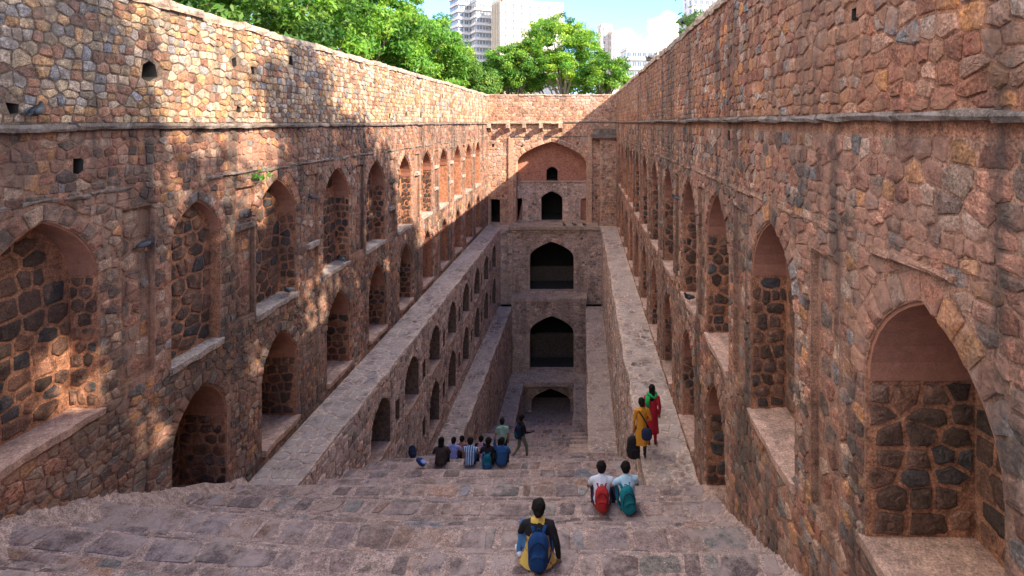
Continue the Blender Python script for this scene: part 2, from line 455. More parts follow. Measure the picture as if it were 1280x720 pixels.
def reveal(mb, frame, pts, d0, d1, col=(.5, .5, .5), mats=None):
    L = len(pts); b = [frame(p[0], p[1], -d0) for p in pts] + [frame(p[0], p[1], -d1) for p in pts]
    for i in range(L):
        j = (i + 1) % L
        mb.add([b[i], b[j], b[L + j], b[L + i]], [(0, 1, 2, 3)], col, mats[i] if mats else 0)
# ------------------------------------------------------------------ the place: main dimensions (metres, eye at the origin, +Y down the well)
XL, XR, YB = -7.45, 2.58, 42.5
TOP_L, TOP_R = 2.08, 2.22
Y0 = -1.5
Z1, Z2, Z3 = -8.0, -13.6, -18.3                       # terrace levels
X1L, X1R, X2L, X2R, X3L, X3R = -6.28, 1.42, -5.25, .22, -4.2, -.62
rng = random.Random(11)

# ------------------------------------------------------------------ ground outside (one sheet with the well cut out of it)
g = MB(); o_ = 3000.0; hx0, hx1, hy0, hy1 = XL - 1.15, XR + 1.15, Y0 - 1.2, YB + 7.5
g.add([(-o_, -o_, -1.8), (o_, -o_, -1.8), (o_, o_, -1.8), (-o_, o_, -1.8), (hx0, hy0, -1.8), (hx1, hy0, -1.8), (hx1, hy1, -1.8), (hx0, hy1, -1.8)],
      [(0, 1, 5, 4), (1, 2, 6, 5), (2, 3, 7, 6), (3, 0, 4, 7)])
g.add([(x, y, z) for z in (-1.8, -24) for x, y in ((hx0, hy0), (hx1, hy0), (hx1, hy1), (hx0, hy1))], [(0, 1, 5, 4), (1, 2, 6, 5), (2, 3, 7, 6), (3, 0, 4, 7), (4, 5, 6, 7)])   # the excavation, closed by an unseen box added against light leaking in
tag(g.build("ground", M_soil), kind="structure")

# ------------------------------------------------------------------ stairs
PROF = [(0, -1.85), (6.9, -5.8), (12, -8.15), (16, -10.2), (22, -13.6), (32.8, -18.35), (37.4, -20.7)]
def prof_slope(y):
    for (a, b), (c, d) in zip(PROF, PROF[1:]):
        if y < c: return (b - d) / (c - a)
    return .5
SEATS = (6.95, 10.0, 15.75)
STEPS = []                                             # (y start, y end, z)
y, z = Y0 - 1.2, -1.75
STEPS.append((y, 0.0, z)); y = 0.0; k = 0
mult = [1.75, .74, .86, .66, 1.5, .7, .8]
while y < 37.3 and z > -20.5:
    r_ = .205 * rng.uniform(.9, 1.1); z -= r_
    # steer back to the measured profile
    tz = None
    for (a, b), (c, d) in zip(PROF, PROF[1:]):
        if a <= y <= c: tz = b + (d - b) * (y - a) / (c - a)
    t = r_ / prof_slope(y) * mult[k % 7] * rng.uniform(.92, 1.08)
    if tz is not None: t *= 1 + max(-.3, min(.3, (tz - z - .1) * .6))
    for T_ in SEATS:                                   # broad treads where visitors sit
        if T_ - .72 <= y <= T_ - .40: t = T_ + .14 - y
        elif y < T_ - .72 and y + t > T_ - .52: t = max(.16, T_ - .56 - y)
    STEPS.append((y, y + t, z)); y += t; k += 1
STEPS.append((y, 41.0, -20.72))
def stair_z(y):
    for a, b, c in STEPS:
        if a <= y < b: return c
    return STEPS[-1][2]
YW1 = next(a for a, b, c in STEPS if c <= Z1 - .0)
YW2 = next(a for a, b, c in STEPS if c <= Z2 - .0)
YW3 = next(a for a, b, c in STEPS if c <= Z3 - .0)
def xrange(y):
    if y < YW1 - .01: return XL, XR
    if y < YW2 - .01: return X1L, X1R
    if y < YW3 - .01: return X2L, X2R
    return X3L, X3R
def lift(x, y):                                        # worn, banked-up foot of the left wall
    if x > -2.5 or y > 11.5 or y < 3: return 0
    return .42 * ((-2.5 - x) / 5.0) ** 1.3 * min(1, (11.5 - y) / 3.2)
st = MB()
for i, (a, b, c) in enumerate(STEPS):
    x0, x1 = xrange(a); n = max(1, int((x1 - x0) / .5)); zn = STEPS[i + 1][2] if i + 1 < len(STEPS) else c - .3
    top = []; 
    for k in range(n + 1):
        x = x0 + (x1 - x0) * k / n; e = rng.uniform(-.025, .025) if b < 40 else 0
        top += [(x, a - .03, c + lift(x, a)), (x, b + e, c + lift(x, b) + rng.uniform(-.012, .006)), (x, b + e + .01, zn - .35 + lift(x, b))]
    st.add(top, [f for k in range(n) for f in ((3 * k, 3 * k + 3, 3 * k + 4, 3 * k + 1), (3 * k + 1, 3 * k + 4, 3 * k + 5, 3 * k + 2))])
stairs = thing("stairs", (0, 0, -1.75), None, None); stairs["kind"] = "structure"
st.build("tread_bed", M_step_m, stairs)
def prof_z(y):
    for (a, b), (c, d) in zip(PROF, PROF[1:]):
        if y <= c: return b + (d - b) * (y - a) / (c - a)
for xw, sg in ((XL, 1), (XR, -1)):                      # rough mortar fillet where the treads meet the long walls
    fl = MB(); pts = []; n = int((YW1 - 2.5) / .3)
    for i in range(n + 1):
        yy = 2.5 + (YW1 - 2.45) * i / n; zz = prof_z(yy) + lift(xw, yy)
        pts += [(xw, yy, zz + (.34 if sg > 0 else .2) + rng.uniform(-.03, .03)), (xw + sg * (.11 + rng.uniform(-.02, .02)), yy, zz + (.2 if sg > 0 else .1) + rng.uniform(-.015, .015)), (xw + sg * (.32 + rng.uniform(-.04, .04)), yy, zz + (.05 if sg > 0 else -.03) + rng.uniform(-.015, .015)), (xw + sg * .75, yy, zz - .2)]
    fl.add(pts, [(4 * i + j, 4 * i + 4 + j, 4 * i + 5 + j, 4 * i + 1 + j) for i in range(n) for j in range(3)]); fl.build("mortar_fillet", M_step_m, stairs)
ms = Masonry(stairs, 300, "paving_stone", "paving")
for i, (a, b, c) in enumerate(STEPS[1:-1]):
    x0, x1 = xrange(a); d = b - a
    if b < 3.5: continue
    rows = [(0, 1)] if d < .45 or rng.random() < .4 else [(0, rng.uniform(.42, .58))]
    if rows[0][1] < 1: rows.append((rows[0][1], 1))
    for r0, r1 in rows:
        x = x0 + .03
        while x < x1 - .12:
            w = min(rng.choice((.2, .28, .36, .45, .6)) * rng.uniform(.8, 1.2), x1 - x)
            v0, v1 = a + d * r0 + .005, a + d * r1 + (.0 if r1 < 1 else rng.uniform(-.02, .03))
            sk = rng.uniform(-.1, .1)
            poly = [(x + rng.uniform(-.03, .05) + sk, v0), (x + w + rng.uniform(-.05, .03) + sk, v0 + rng.uniform(0, .02)), (x + w + rng.uniform(-.05, .03), v1), (x + rng.uniform(-.03, .05), v1)]
            zz = c + lift(x + w / 2, (a + b) / 2)
            if rng.random() > .1 or r1 >= 1:
                ms.stone(poly, (lambda u, v, w_, zz=c, tx=rng.uniform(-.02, .02), ty=rng.uniform(-.02, .02), cx=x + w / 2, cy=(v0 + v1) / 2: (u, v, zz + lift(u, v) + w_ + (u - cx) * tx + (v - cy) * ty)), False,
                         rng.uniform(.004, .011), pick(PAL_S, rng, .28), M_step, rng, rng.uniform(.015, .034), .13)
            x += w
ms.finish(3)

# ------------------------------------------------------------------ the two long walls
BAYS = [4.15, 7.5, 10.5, 13.25, 16.45, 19.55, 22.7, 25.9, 29.05, 32.2, 35.3, 38.4]
LEFT = lambda u, v, w: (XL + w, u, v)
RIGHT = lambda u, v, w: (XR - w, u, v)

def niche_part(parent, frame, flip, o, rng, rich, floor_mat, sill_out, name="niche", jamb_split=True):
    c = frame(o.c, o.base, 0); c = (c[0], c[1], c[2])
    mb = MB(); reveal(mb, frame, o.pts, 0, o.depth); tess(mb, frame, flip, o.pts, [], w=-o.depth)
    part = mb.build(name, M_niche_m, parent, c)
    if o.apex > o.spring + .01:
        ln = MB(); t = .03
        inner = [(o.c + (p[0] - o.c) * (1 - t / o.half), p[1] - t * .9) for p in o.head]
        L = len(inner); A = [frame(*p, -.02) for p in inner]; B = [frame(*p, -o.depth + .004) for p in inner]; C = [frame(*p, -.02) for p in o.head]
        ln.add(A + B + C, [f for i in range(L - 1) for f in ((i, i + 1, L + i + 1, L + i), (i, 2 * L + i, 2 * L + i + 1, i + 1))])
        for e in (0, L - 1):
            ln.add([A[e], B[e], frame(*o.head[e], -o.depth + .004), C[e]], [(0, 1, 2, 3)])
        # plastered head of the niche's back
        if flip: tess(ln, frame, flip, inner, [], w=-o.depth + .03)
        ln.build("plaster_lining", M_plast, part, c)
    if sill_out is not None:
        sl = MB(); n = 6; u0, u1 = o.c - o.half - .04, o.c + o.half + .04
        for i in range(n):
            a, b = u0 + (u1 - u0) * i / n, u0 + (u1 - u0) * (i + 1) / n
            pass
        pts = []
        for i in range(n + 1):
            u = u0 + (u1 - u0) * i / n; e = rng.uniform(-.03, .03)
            inn = -o.depth + .002
            pts += [frame(min(max(u, o.c - o.half + .002), o.c + o.half - .002), o.base + .035 + rng.uniform(-.01, .01), inn), frame(u, o.base + .03 + rng.uniform(-.015, .01), sill_out + e), frame(u, o.base - .09 + rng.uniform(-.03, .02), sill_out + e - .02), frame(u, o.base - .1, -.05)]
        sl.add(pts, [(4 * i + j, 4 * i + 4 + j, 4 * i + 5 + j, 4 * i + 1 + j) for i in range(n) for j in range(3)] + [(0, 1, 2, 3), tuple(4 * n + j for j in (3, 2, 1, 0))])
        sl.build("sill", floor_mat, part, c)
    if rich:
        m = Masonry(part, 60 if rich > 1 else 0)
        top = o.spring - .05
        bf = lambda u, v, w: frame(u, v, w - o.depth)
        su, sv = (.36, .25) if rich > 1 else (.36, .26)
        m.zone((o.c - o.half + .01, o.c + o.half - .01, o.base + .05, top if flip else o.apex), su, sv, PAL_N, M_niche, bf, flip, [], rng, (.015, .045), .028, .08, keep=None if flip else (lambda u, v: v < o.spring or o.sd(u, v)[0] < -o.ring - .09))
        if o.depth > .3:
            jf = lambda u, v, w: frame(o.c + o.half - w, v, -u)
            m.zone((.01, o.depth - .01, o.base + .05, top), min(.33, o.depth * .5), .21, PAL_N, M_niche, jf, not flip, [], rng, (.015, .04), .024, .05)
        m.finish(5)
    return part

def slab_row(parent, frame, name, mat, u0, u1, v0, v1, out, rng, length=1.2, miss=0, jit=.012, back=-.1):
    u = u0
    while u < u1 - .05:
        L = min(length * rng.uniform(.6, 1.3), u1 - u)
        if rng.random() >= miss:
            mb = MB(); dz = rng.uniform(-jit, jit); do = rng.uniform(-.03, .03); n = max(2, int(L / .22)); pts = []
            for i in range(n + 1):
                uu = u + .006 + (L - .012) * i / n; e = lambda: rng.uniform(-jit, jit) * .8
                pts += [frame(uu, v0 + dz + e(), back), frame(uu, v0 + dz + e(), out + do + e()), frame(uu, (v0 + v1) / 2 + dz + e(), out + do + .012 + e()), frame(uu, v1 + dz + e(), out + do - .01 + e()), frame(uu, v1 + dz + .01, back)]
            fc = [(5 * i + j, 5 * i + 5 + j, 5 * i + 6 + j, 5 * i + 1 + j) for i in range(n) for j in range(4)]
            fc += [(0, 1, 2, 3, 4), tuple(5 * n + j for j in (4, 3, 2, 1, 0))]
            mb.add(pts, fc); mb.build(name, mat, parent, frame(u + L / 2, v0, 0))
        u += L

def long_wall(side):
    left = side == 'L'
    frame, flip = (LEFT, False) if left else (RIGHT, True)
    X, top = (XL, TOP_L) if left else (XR, TOP_R)
    sgn = -1 if left else 1
    rg = random.Random(21 if left else 22)
    w = thing("well_wall", (X, 20, Z1), "long left stone wall with sunlit tree-dappled upper half and two rows of arched niches" if left else
              "long right stone wall all in shade with dark red rubble and arched niches", "wall")
    ops, upper, lower, panels, holes = [], [], [], [], []
    for i, b in enumerate(BAYS):
        if left and b < 6: continue
        if left and i == 2: a = Arch(b, .66, -4.45, -2.2, -1.5, .2, .2, .5)
        else: a = Arch(b, .86 if b > 5 else .82, (-4.42 if b > 5 else -3.82), -2.32, -1.36, (.44 if left else (1.0 if b < 5 else .54)), .26, .5)
        upper.append(a)
        if b > 9:
            lower.append(Arch(b + .12, .76, -7.62, -6.05, -5.12, 1.0 if left else .62, .26, .45))
    mids = [(BAYS[i] + BAYS[i + 1]) / 2 for i in range(len(BAYS) - 1)]
    for mI in mids:
        if left and mI < 8: continue
        panels.append(Arch(mI + (.12 if left else 0), .34, -4.3, -1.42, -1.42, .085, 0, jm=.01))
    for k in range(15):
        u = rg.uniform(6.8 if left else 4, 36); v = rg.choice([rg.uniform(.25, 1.6), rg.uniform(-.95, -.3), rg.uniform(.1, .4)])
        h = Arch(u, rg.uniform(.05, .085), v, v + rg.uniform(.13, .26), v, .3, 0, jm=.01); h.apex = h.spring
        h.bb = (u - .2, u + .2, v - .1, v + .4); h.pts = [(a + rg.uniform(-.035, .035), b + rg.uniform(-.04, .04)) for a, b in h.pts]
        if all(abs(u - q.c) > .6 or abs(v - q.base) > .6 for q in holes): holes.append(h)
    if left:   # the ragged put-log hole in the sunlit stretch
        h = Arch(9.35, .16, .72, 1.02, 1.02, .35, 0, jm=.01); h.pts = [(9.17, .74), (9.33, .70), (9.52, .8), (9.47, 1.0), (9.34, 1.06), (9.2, .98)]; holes = [q for q in holes if abs(q.c - 9.35) > .7] + [h]
    ops = upper + lower + panels + holes
    ZB = -8.4
    for nm, lo, hi, mat in (("lower_face", ZB, -.1, M_lower_m), ("upper_face", -.1, top, M_upper_m if left else M_upper_rm)):
        mb = MB()
        tess(mb, frame, flip, [(Y0, lo), (YB + .6, lo), (YB + .6, hi), (Y0, hi)], [q.pts for q in ops if lo < q.base < hi])
        if nm == "upper_face":     # wall top, outer face and end
            T = 1.2
            mb.add([frame(Y0, hi, 0), frame(YB + 2, hi, 0), frame(YB + 2, hi, -T), frame(Y0, hi, -T), frame(Y0, -2, -T), frame(YB + 2, -2, -T), frame(Y0, -2, 0)],
                   [(0, 1, 2, 3), (3, 2, 5, 4), (0, 3, 4, 6)])
        mb.build(nm, mat, w)
    # niches
    for q in upper:
        niche_part(w, frame, flip, q, rg, 2 if q.c < 15 else (1 if q.c < 26 else 0), M_white if left and q.c > 9.8 else M_floor, .07)
    for q in lower:
        niche_part(w, frame, flip, q, rg, 2 if q.c < 14.5 else (1 if q.c < 24 else 0), M_floor, .13 if left else .1)
    for q in panels:
        mb = MB(); reveal(mb, frame, q.pts, 0, q.depth); tess(mb, frame, flip, q.pts, [], w=-q.depth)
        p = mb.build("recessed_panel", M_lower_m, w, frame(q.c, q.base, 0))
        if q.c < 24:
            m = Masonry(p, 20 if q.c < 13 else 0)
            m.zone((q.c - q.half + .02, q.c + q.half - .02, q.base + .03, q.spring - .03), .3, .24, PAL_B, M_lower, (lambda u, v, w_, d=q.depth: frame(u, v, w_ - d)), flip, [], rg, (.01, .03), .03)
            m.finish(6)
        for zz in (-2.2, -3.28):
            if rg.random() > (.75 if left else .15): continue
            mb = MB(); e = rg.uniform(-.03, .03); a0, a1 = q.c - .31 + rg.uniform(-.05, .05), q.c + .31 + rg.uniform(-.05, .05)
            pts = []
            for i in range(6):
                u = a0 + (a1 - a0) * i / 5; j = lambda: rg.uniform(-.018, .018)
                pts += [frame(u, zz + e + j(), -.08), frame(u, zz + e + j(), .06 + j()), frame(u, zz + e - .14 + j(), .05 + j()), frame(u, zz + e - .19, -.08)]
            mb.add(pts, [(4 * i + j, 4 * i + 4 + j, 4 * i + 5 + j, 4 * i + 1 + j) for i in range(5) for j in range(3)] + [(0, 1, 2, 3), (23, 22, 21, 20)])
            mb.build("bracket_ledge", M_white if left and rg.random() < .7 else M_ledge, p, frame(q.c, zz, 0))
    hb = MB()
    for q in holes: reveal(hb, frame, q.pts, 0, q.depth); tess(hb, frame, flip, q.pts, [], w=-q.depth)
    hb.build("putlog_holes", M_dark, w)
    # mouldings
    slab_row(w, frame, "cornice_stone", M_ledge, 1.6 if not left else 4.5, YB, -.11 if left else .0, -.02 if left else .075, .10, rg, 1.5, 0, .016)
    slab_row(w, frame, "string_course_stone", M_lower_m if not left else M_ledge, 2.5 if not left else 5.5, YB, -1.12, -1.06, .035, rg, .6, .3, .02)
    slab_row(w, frame, "coping_stone", M_coping, 1.6 if not left else 4.5, YB + 1, top - .06, top + .1, .05, rg, 1.1, 0, .025, back=-1.2)
    # masonry
    m = Masonry(w, 300)
    us = 5.2 if left else 1.9
    far = 24
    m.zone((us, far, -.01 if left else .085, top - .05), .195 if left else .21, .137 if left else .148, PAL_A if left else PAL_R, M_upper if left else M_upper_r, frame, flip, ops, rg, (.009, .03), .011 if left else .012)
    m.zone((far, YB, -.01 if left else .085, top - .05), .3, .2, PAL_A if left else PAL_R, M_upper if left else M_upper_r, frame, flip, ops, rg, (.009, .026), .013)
    keep = lambda u, v: v > stair_z(u) - .15 + (lift(XL, u) if left else 0)
    ML = M_lower if left else M_lower_r
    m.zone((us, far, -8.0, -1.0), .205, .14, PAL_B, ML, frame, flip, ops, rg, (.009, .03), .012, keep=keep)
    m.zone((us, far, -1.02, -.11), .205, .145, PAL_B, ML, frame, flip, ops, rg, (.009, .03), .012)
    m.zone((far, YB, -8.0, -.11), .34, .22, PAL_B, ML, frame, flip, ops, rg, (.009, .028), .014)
    for q in upper + lower:
        for vp in q.voussoirs():
            m.stone(vp, frame, flip, rg.uniform(.02, .04), pick(PAL_B, rg), ML, rg, .012, .1)
    m.finish(7)
    return w
wall_l = long_wall('L'); wall_r = long_wall('R')

M_dim = stone_mat("dim_inner_stone", (.1, .08, .07), smear=0, stain=.3, bump=.6, attr=False, base=(.085, .07, .062))  # dark base colour carries the dimness inside the arches
M_gloom = stone_mat("shaded_niche_stone", (.16, .12, .1), smear=0, stain=.4, bump=.8, attr=False, base=(.15, .11, .09))  # shade of the terrace niches and slots put into a darker colour
# ------------------------------------------------------------------ terraces stepping down with the stairs
def terrace(label, face_x, wall_x, ztop, zbot, ya, yb, face_right, ops, rich, seed, limit=200, palette=PAL_T, pitch=(.32, .19)):
    rg = random.Random(seed)
    t = thing("terrace", ((face_x + wall_x) / 2, ya, ztop), label, "terrace")
    frame = (lambda u, v, w: (face_x + w, u, v)) if face_right else (lambda u, v, w: (face_x - w, u, v))
    flip = not face_right
    mb = MB(); tess(mb, frame, flip, [(ya, zbot), (yb, zbot), (yb, ztop), (ya, ztop)], [q.pts for q in ops])
    mb.build("retaining_face", M_tower_m, t)
    for q in ops:
        mb = MB(); reveal(mb, frame, q.pts, 0, q.depth); tess(mb, frame, flip, q.pts, [], w=-q.depth)
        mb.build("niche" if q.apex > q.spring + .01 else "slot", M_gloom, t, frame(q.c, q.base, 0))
    for q in ops:
        if q.kw.get('sill'):
            sl = MB(); sl.box(*sorted((frame(0, 0, -q.depth + .002)[0], frame(0, 0, .05)[0])), q.c - q.half - .02, q.c + q.half + .02, q.base - .08, q.base + .03)
            sl.build("niche_sill", M_floor, t, frame(q.c, q.base, 0))
    x0, x1 = sorted((face_x, wall_x))
    pv = MB(); n = max(2, int((yb - ya) / .6)); pts = []
    for i in range(n + 1):
        yy = ya + (yb - ya) * i / n; e = rg.uniform(-.055, .045)
        ex = face_x + (e + .02 if face_right else -e - .02)
        pts += [(wall_x, yy, ztop), (ex, yy, ztop + rg.uniform(-.01, .01)), (ex, yy, ztop - .1)]
    pv.add(pts, [(3 * i + j, 3 * i + 3 + j, 3 * i + 4 + j, 3 * i + 1 + j) for i in range(n) for j in range(2)])
    pv.build("paving_bed", M_walk_m, t)
    m = Masonry(t, limit)
    if rich:
        m.zone((ya + .02, yb, zbot, ztop - .03), pitch[0], pitch[1], palette, M_tower, frame, flip, ops, rg, (.015, .04), .02,
               keep=lambda u, v: v > stair_z(u) - .12)
        for q in ops:
            for vp in q.voussoirs(): m.stone(vp, frame, flip, rg.uniform(.02, .04), pick(palette, rg), M_tower, rg, .012, .12)
    m.finish(8)
    m = Masonry(t, 150, "paving_stone", "paving")
    m.zone((x0 + .03, x1 - .03, ya + .03, yb - .05), .36, .32, PAL_S, M_walk, (lambda u, v, w: (u, v, ztop + w)), False, [], rg, (.008, .02), .03, .2)
    m.finish(9)
    return t
ny = [16.9 + 3.05 * i for i in range(8)]
ops1 = [Arch(yy, .8, -10.4, -9.3, -8.6, .75, .16, .45, n=5, sill=1) for yy in ny] + [Arch(yy, .75, -13.0, -11.7, -10.95, .95, .16, .45, n=5, sill=1) for yy in ny[2:]]
ops1 += [Arch(yy + 1.5, .2, v0, v0 + .75, v0 + .75, .3, 0, jm=.01) for yy in ny[:-1] for v0 in (-10.1, -12.4)]
terrace("upper left terrace walkway with rows of small arched niches in its retaining wall", X1L, XL, Z1, -14.2, YW1, 41.6, True, ops1, True, 31)
terrace("middle left terrace walkway above the seated group of visitors", X2L, X1L, Z2, -19.2, YW2, 40.2, True, [], True, 32, pitch=(.34, .22))
terrace("lowest left terrace ledge beside the lowest dark arch", X3L, X2L, Z3, -21.2, YW3, 38.4, True, [], True, 33, limit=60)
terrace("upper right terrace walkway where two women stand", X1R, XR, Z1, -14.2, YW1, 41.6, False, [], True, 34, pitch=(.4, .26))
terrace("middle right terrace walkway below the one with the two women", X2R, X1R, Z2, -19.2, YW2, 40.2, False, [], True, 35, limit=60, pitch=(.5, .3))
terrace("lowest right terrace ledge beside the lowest dark arch", X3R, X2R, Z3, -21.2, YW3, 38.4, False, [], True, 36, limit=40, pitch=(.5, .3))
# flank kerb that follows the stairs on the right
kb = MB(); pts = []
for i in range(24):
    yy = YW2 - .02 + (YW3 - YW2 + .1) * i / 23; zz = Z2 + (Z3 - Z2) * (yy - YW2) / (YW3 - YW2) + .02
    pts += [(X2R + .01, yy, zz + .02), (X3R, yy, zz), (X3R, yy, zz - 1.6)]
kb.add(pts, [(3 * i + j, 3 * i + 3 + j, 3 * i + 4 + j, 3 * i + 1 + j) for i in range(23) for j in range(2)])
tag(kb.build("flank_kerb", M_tower_m, None, (X3R, YW2, Z2)), "sloping stone kerb flanking the lowest stairs on the right", "kerb")

# ------------------------------------------------------------------ the gate tower closing the far end
tower = thing("gate_tower", ((X1L + X1R) / 2, YB, -20.7), "tall stone pavilion at the far end with four dark arches stacked one above another", "tower")
tm = Masonry(tower, 300)
def level(Yp, rect, ops, pitch, pal=PAL_T, mort=M_tower_m, mat=M_tower, name="facade", ring_pal=PAL_T, room=4.5, stones=True, rooms=()):
    fr = lambda u, v, w: (u, Yp - w, v)
    rg = random.Random(int(Yp * 100))
    u0, u1, v0, v1 = rect
    mb = MB(); tess(mb, fr, False, [(u0, v0), (u1, v0), (u1, v1), (u0, v1)], [q.pts for q in ops]); mb.build(name, mort, tower)
    for q in ops:
        c = fr(q.c, q.base, 0)
        if q.kw.get('room'):
            mb = MB(); reveal(mb, fr, q.pts, 0, .55)
            part = mb.build("archway" if q.apex > q.spring + .01 else "doorway", mort, tower, c)
            rm = MB(); d1 = q.kw['room']; ex = q.kw.get('wide', .3)
            rm.box(q.c - q.half - ex, q.c + q.half + ex, Yp + .55, Yp + .55 + d1, q.base - .002, q.apex + .3)
            rm.f = [f for i, f in enumerate(rm.f) if i != 2]; rm.m = rm.m[:-1]
            tess(rm, fr, False, [(q.c - q.half - ex, q.base - .002), (q.c + q.half + ex, q.base - .002), (q.c + q.half + ex, q.apex + .3), (q.c - q.half - ex, q.apex + .3)], [q.pts], w=-.55)
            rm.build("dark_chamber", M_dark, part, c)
        else:
            mb = MB(); reveal(mb, fr, q.pts, 0, q.depth)
            if not q.kw.get('open'): tess(mb, fr, False, q.pts, [], w=-q.depth)
            mb.build("recess", q.kw.get('mat', mort), tower, c)
    if stones:
        tm.zone((u0 + .01, u1 - .01, v0 + .02, v1 - .02), pitch[0], pitch[1], pal, mat, fr, False, ops, rg, (.015, .04), .02)
        for q in ops:
            for vp in q.voussoirs(): tm.stone(vp, fr, False, rg.uniform(.03, .05), pick(ring_pal, rg), mat, rg, .014, .12)
    return fr
def arch_px(Yp, x0, x1, ybase, yspring, yapex, depth, ring, **kw):
    a, zb = P2(x0, ybase, Yp); b, zs = P2(x1, yspring, Yp); za = P2(x0, yapex, Yp)[1]
    return Arch((a + b) / 2, (b - a) / 2, zb, zs, za, depth, ring, .7, n=8, **kw)
def rect_px(Yp, x0, x1, y0, y1, depth=.4, **kw):
    a, zt = P2(x0, y0, Yp); b, zb = P2(x1, y1, Yp)
    return Arch((a + b) / 2, (b - a) / 2, zb, zt, zt, depth, 0, jm=.012, **kw)
PAL_G = [((.40, .22, .15), 3), ((.34, .18, .12), 2.5), ((.46, .3, .2), 2), ((.3, .2, .16), 1.2)]
M_gate_m = stone_mat("gate_mortar", (.44, .28, .2), smear=0, stain=.35, bump=.7, attr=False, base=(.44, .28, .2))
# top level: great arch recess, screen behind it
big = arch_px(YB, 645, 733, 279, 206, 177, 1.25, .34, open=1)
fr1 = level(YB, (XL - .02, XR + .02, Z1 - .3, 2.12), [big, rect_px(YB, 613, 625, 249, 278.8, .6, room=3), rect_px(YB, 614.5, 618, 180, 184), rect_px(YB, 650.5, 653.5, 180, 184), rect_px(YB, 720.5, 723.5, 178, 182), rect_px(YB, 627, 630, 243, 246), rect_px(YB, 744, 747, 246, 249)],
            (.36, .2), PAL_G, M_gate_m, ring_pal=PAL_G)
Yi = YB + 1.25
lo, hi = big.c - big.half - .02, big.c + big.half + .02
zl = P2(0, 228, Yi)[1]
M_tym = stone_mat("tympanum_plaster", (.36, .18, .13), smear=0, stain=.3, bump=.4, attr=False, base=(.36, .175, .125))
level(Yi, (lo, hi, zl, big.apex + .1), [arch_px(Yi, 683, 697, 226, 214, 208, .4, .12, room=2.5)], (.4, .25), name="tympanum", mort=M_tym, stones=False)
level(Yi - .3, (lo, hi, Z1 - .1, zl + .06), [arch_px(Yi - .3, 676.5, 703, 278, 249, 239, .5, .18, room=4, wide=.2), rect_px(Yi - .3, 645.5, 653, 248, 276.5, .3, mat=M_tym), rect_px(Yi - .3, 725.5, 732.5, 248, 276.5, .3, mat=M_tym), rect_px(Yi - .3, 664.5, 667.5, 253, 256), rect_px(Yi - .3, 709, 712, 253, 256)],
      (.32, .18), PAL_T, name="screen_wall")
b_ = MB(); b_.box(lo + .03, hi - .03, Yi - .42, Yi + .0, zl + .06, zl + .16); b_.build("screen_ledge", M_coping, tower, (big.c, Yi, zl))
# wall top behind, closing box and coping
b_ = MB(); b_.add([(XL - 1.2, YB, 2.12), (XR + 1.2, YB, 2.12), (XR + 1.2, YB + 5.6, 2.12), (XL - 1.2, YB + 5.6, 2.12), (XL - 1.2, YB + 5.6, -2), (XR + 1.2, YB + 5.6, -2)], [(0, 1, 2, 3), (3, 2, 5, 4)])
b_.build("tower_roof", M_coping, tower)
slab_row(tower, fr1, "coping_stone", M_coping, XL, XR, 2.08, 2.2, .05, rng, 1.1, 0, .02, back=-.6)
# broken eave with corbels
xa, xb = P2(611, 0, YB)[0], P2(704, 0, YB)[0]
slab_row(tower, fr1, "eave_slab", M_coping, xa, xb, -.1, .06, .34, rng, 1.3, 0, .02)
for px in (612.5, 636, 656, 677, 701):
    cx = P2(px, 0, YB)[0]; b_ = MB(); b_.box(cx - .13, cx + .13, YB - .78, YB, -.42, -.08, jit=.02, rng=rng); b_.add([(cx - .12, YB - .5, -.42), (cx + .12, YB - .5, -.42), (cx + .12, YB, -.42), (cx - .12, YB, -.42), (cx - .12, YB, -.75), (cx + .12, YB, -.75)], [(0, 1, 5, 4), (0, 4, 3), (1, 2, 5)])
    b_.build("corbel", M_coping, tower, (cx, YB, -.3))
slab_row(tower, fr1, "string_course_stone", M_ledge, xb, XR, -.02, .08, .08, rng, 1.2)
# right buttress with its cap slab
bx0, bx1 = P2(750, 0, YB)[0], XR
z_t = P2(0, 172, YB)[1]
frb = lambda u, v, w: (u, YB - .55 - w, v)
b_ = MB(); b_.box(bx0, bx1 + .01, YB - .55, YB + .01, Z1 - .1, z_t); b_.build("buttress", M_gate_m, tower, (bx0, YB, Z1))
tm.zone((bx0 + .02, bx1, Z1, z_t - .02), .34, .2, PAL_G, M_tower, frb, False, [], rng, (.015, .04), .02)
tm.zone((.0, .53, Z1, z_t - .02), .26, .2, PAL_G, M_tower, (lambda u, v, w: (bx0 - w, YB - .55 + u, v)), False, [], rng, (.015, .03), .02)
b_ = MB(); b_.box(P2(739, 0, YB)[0], XR + .01, YB - .95, YB + .02, z_t, z_t + .32, jit=.02, rng=rng); b_.box(P2(742, 0, YB)[0], XR + .01, YB - .75, YB + .02, z_t + .32, z_t + .7, jit=.02, rng=rng); b_.build("buttress_cap", M_ledge, tower, (bx1, YB, z_t))
for px0, px1 in ((636, 642), (734.5, 740)):
    a, b = P2(px0, 0, YB)[0], P2(px1, 0, YB)[0]
    b_ = MB(); b_.box(a, b, YB - .14, YB + .01, Z1, -1.1, jit=.012, rng=rng); b_.build("pilaster", M_gate_m, tower, (a, YB, Z1))
slab_row(tower, fr1, "string_course_stone", M_ledge, xa + .6, XR - 1.3, -1.15, -1.08, .05, rng, 1.0, .15)
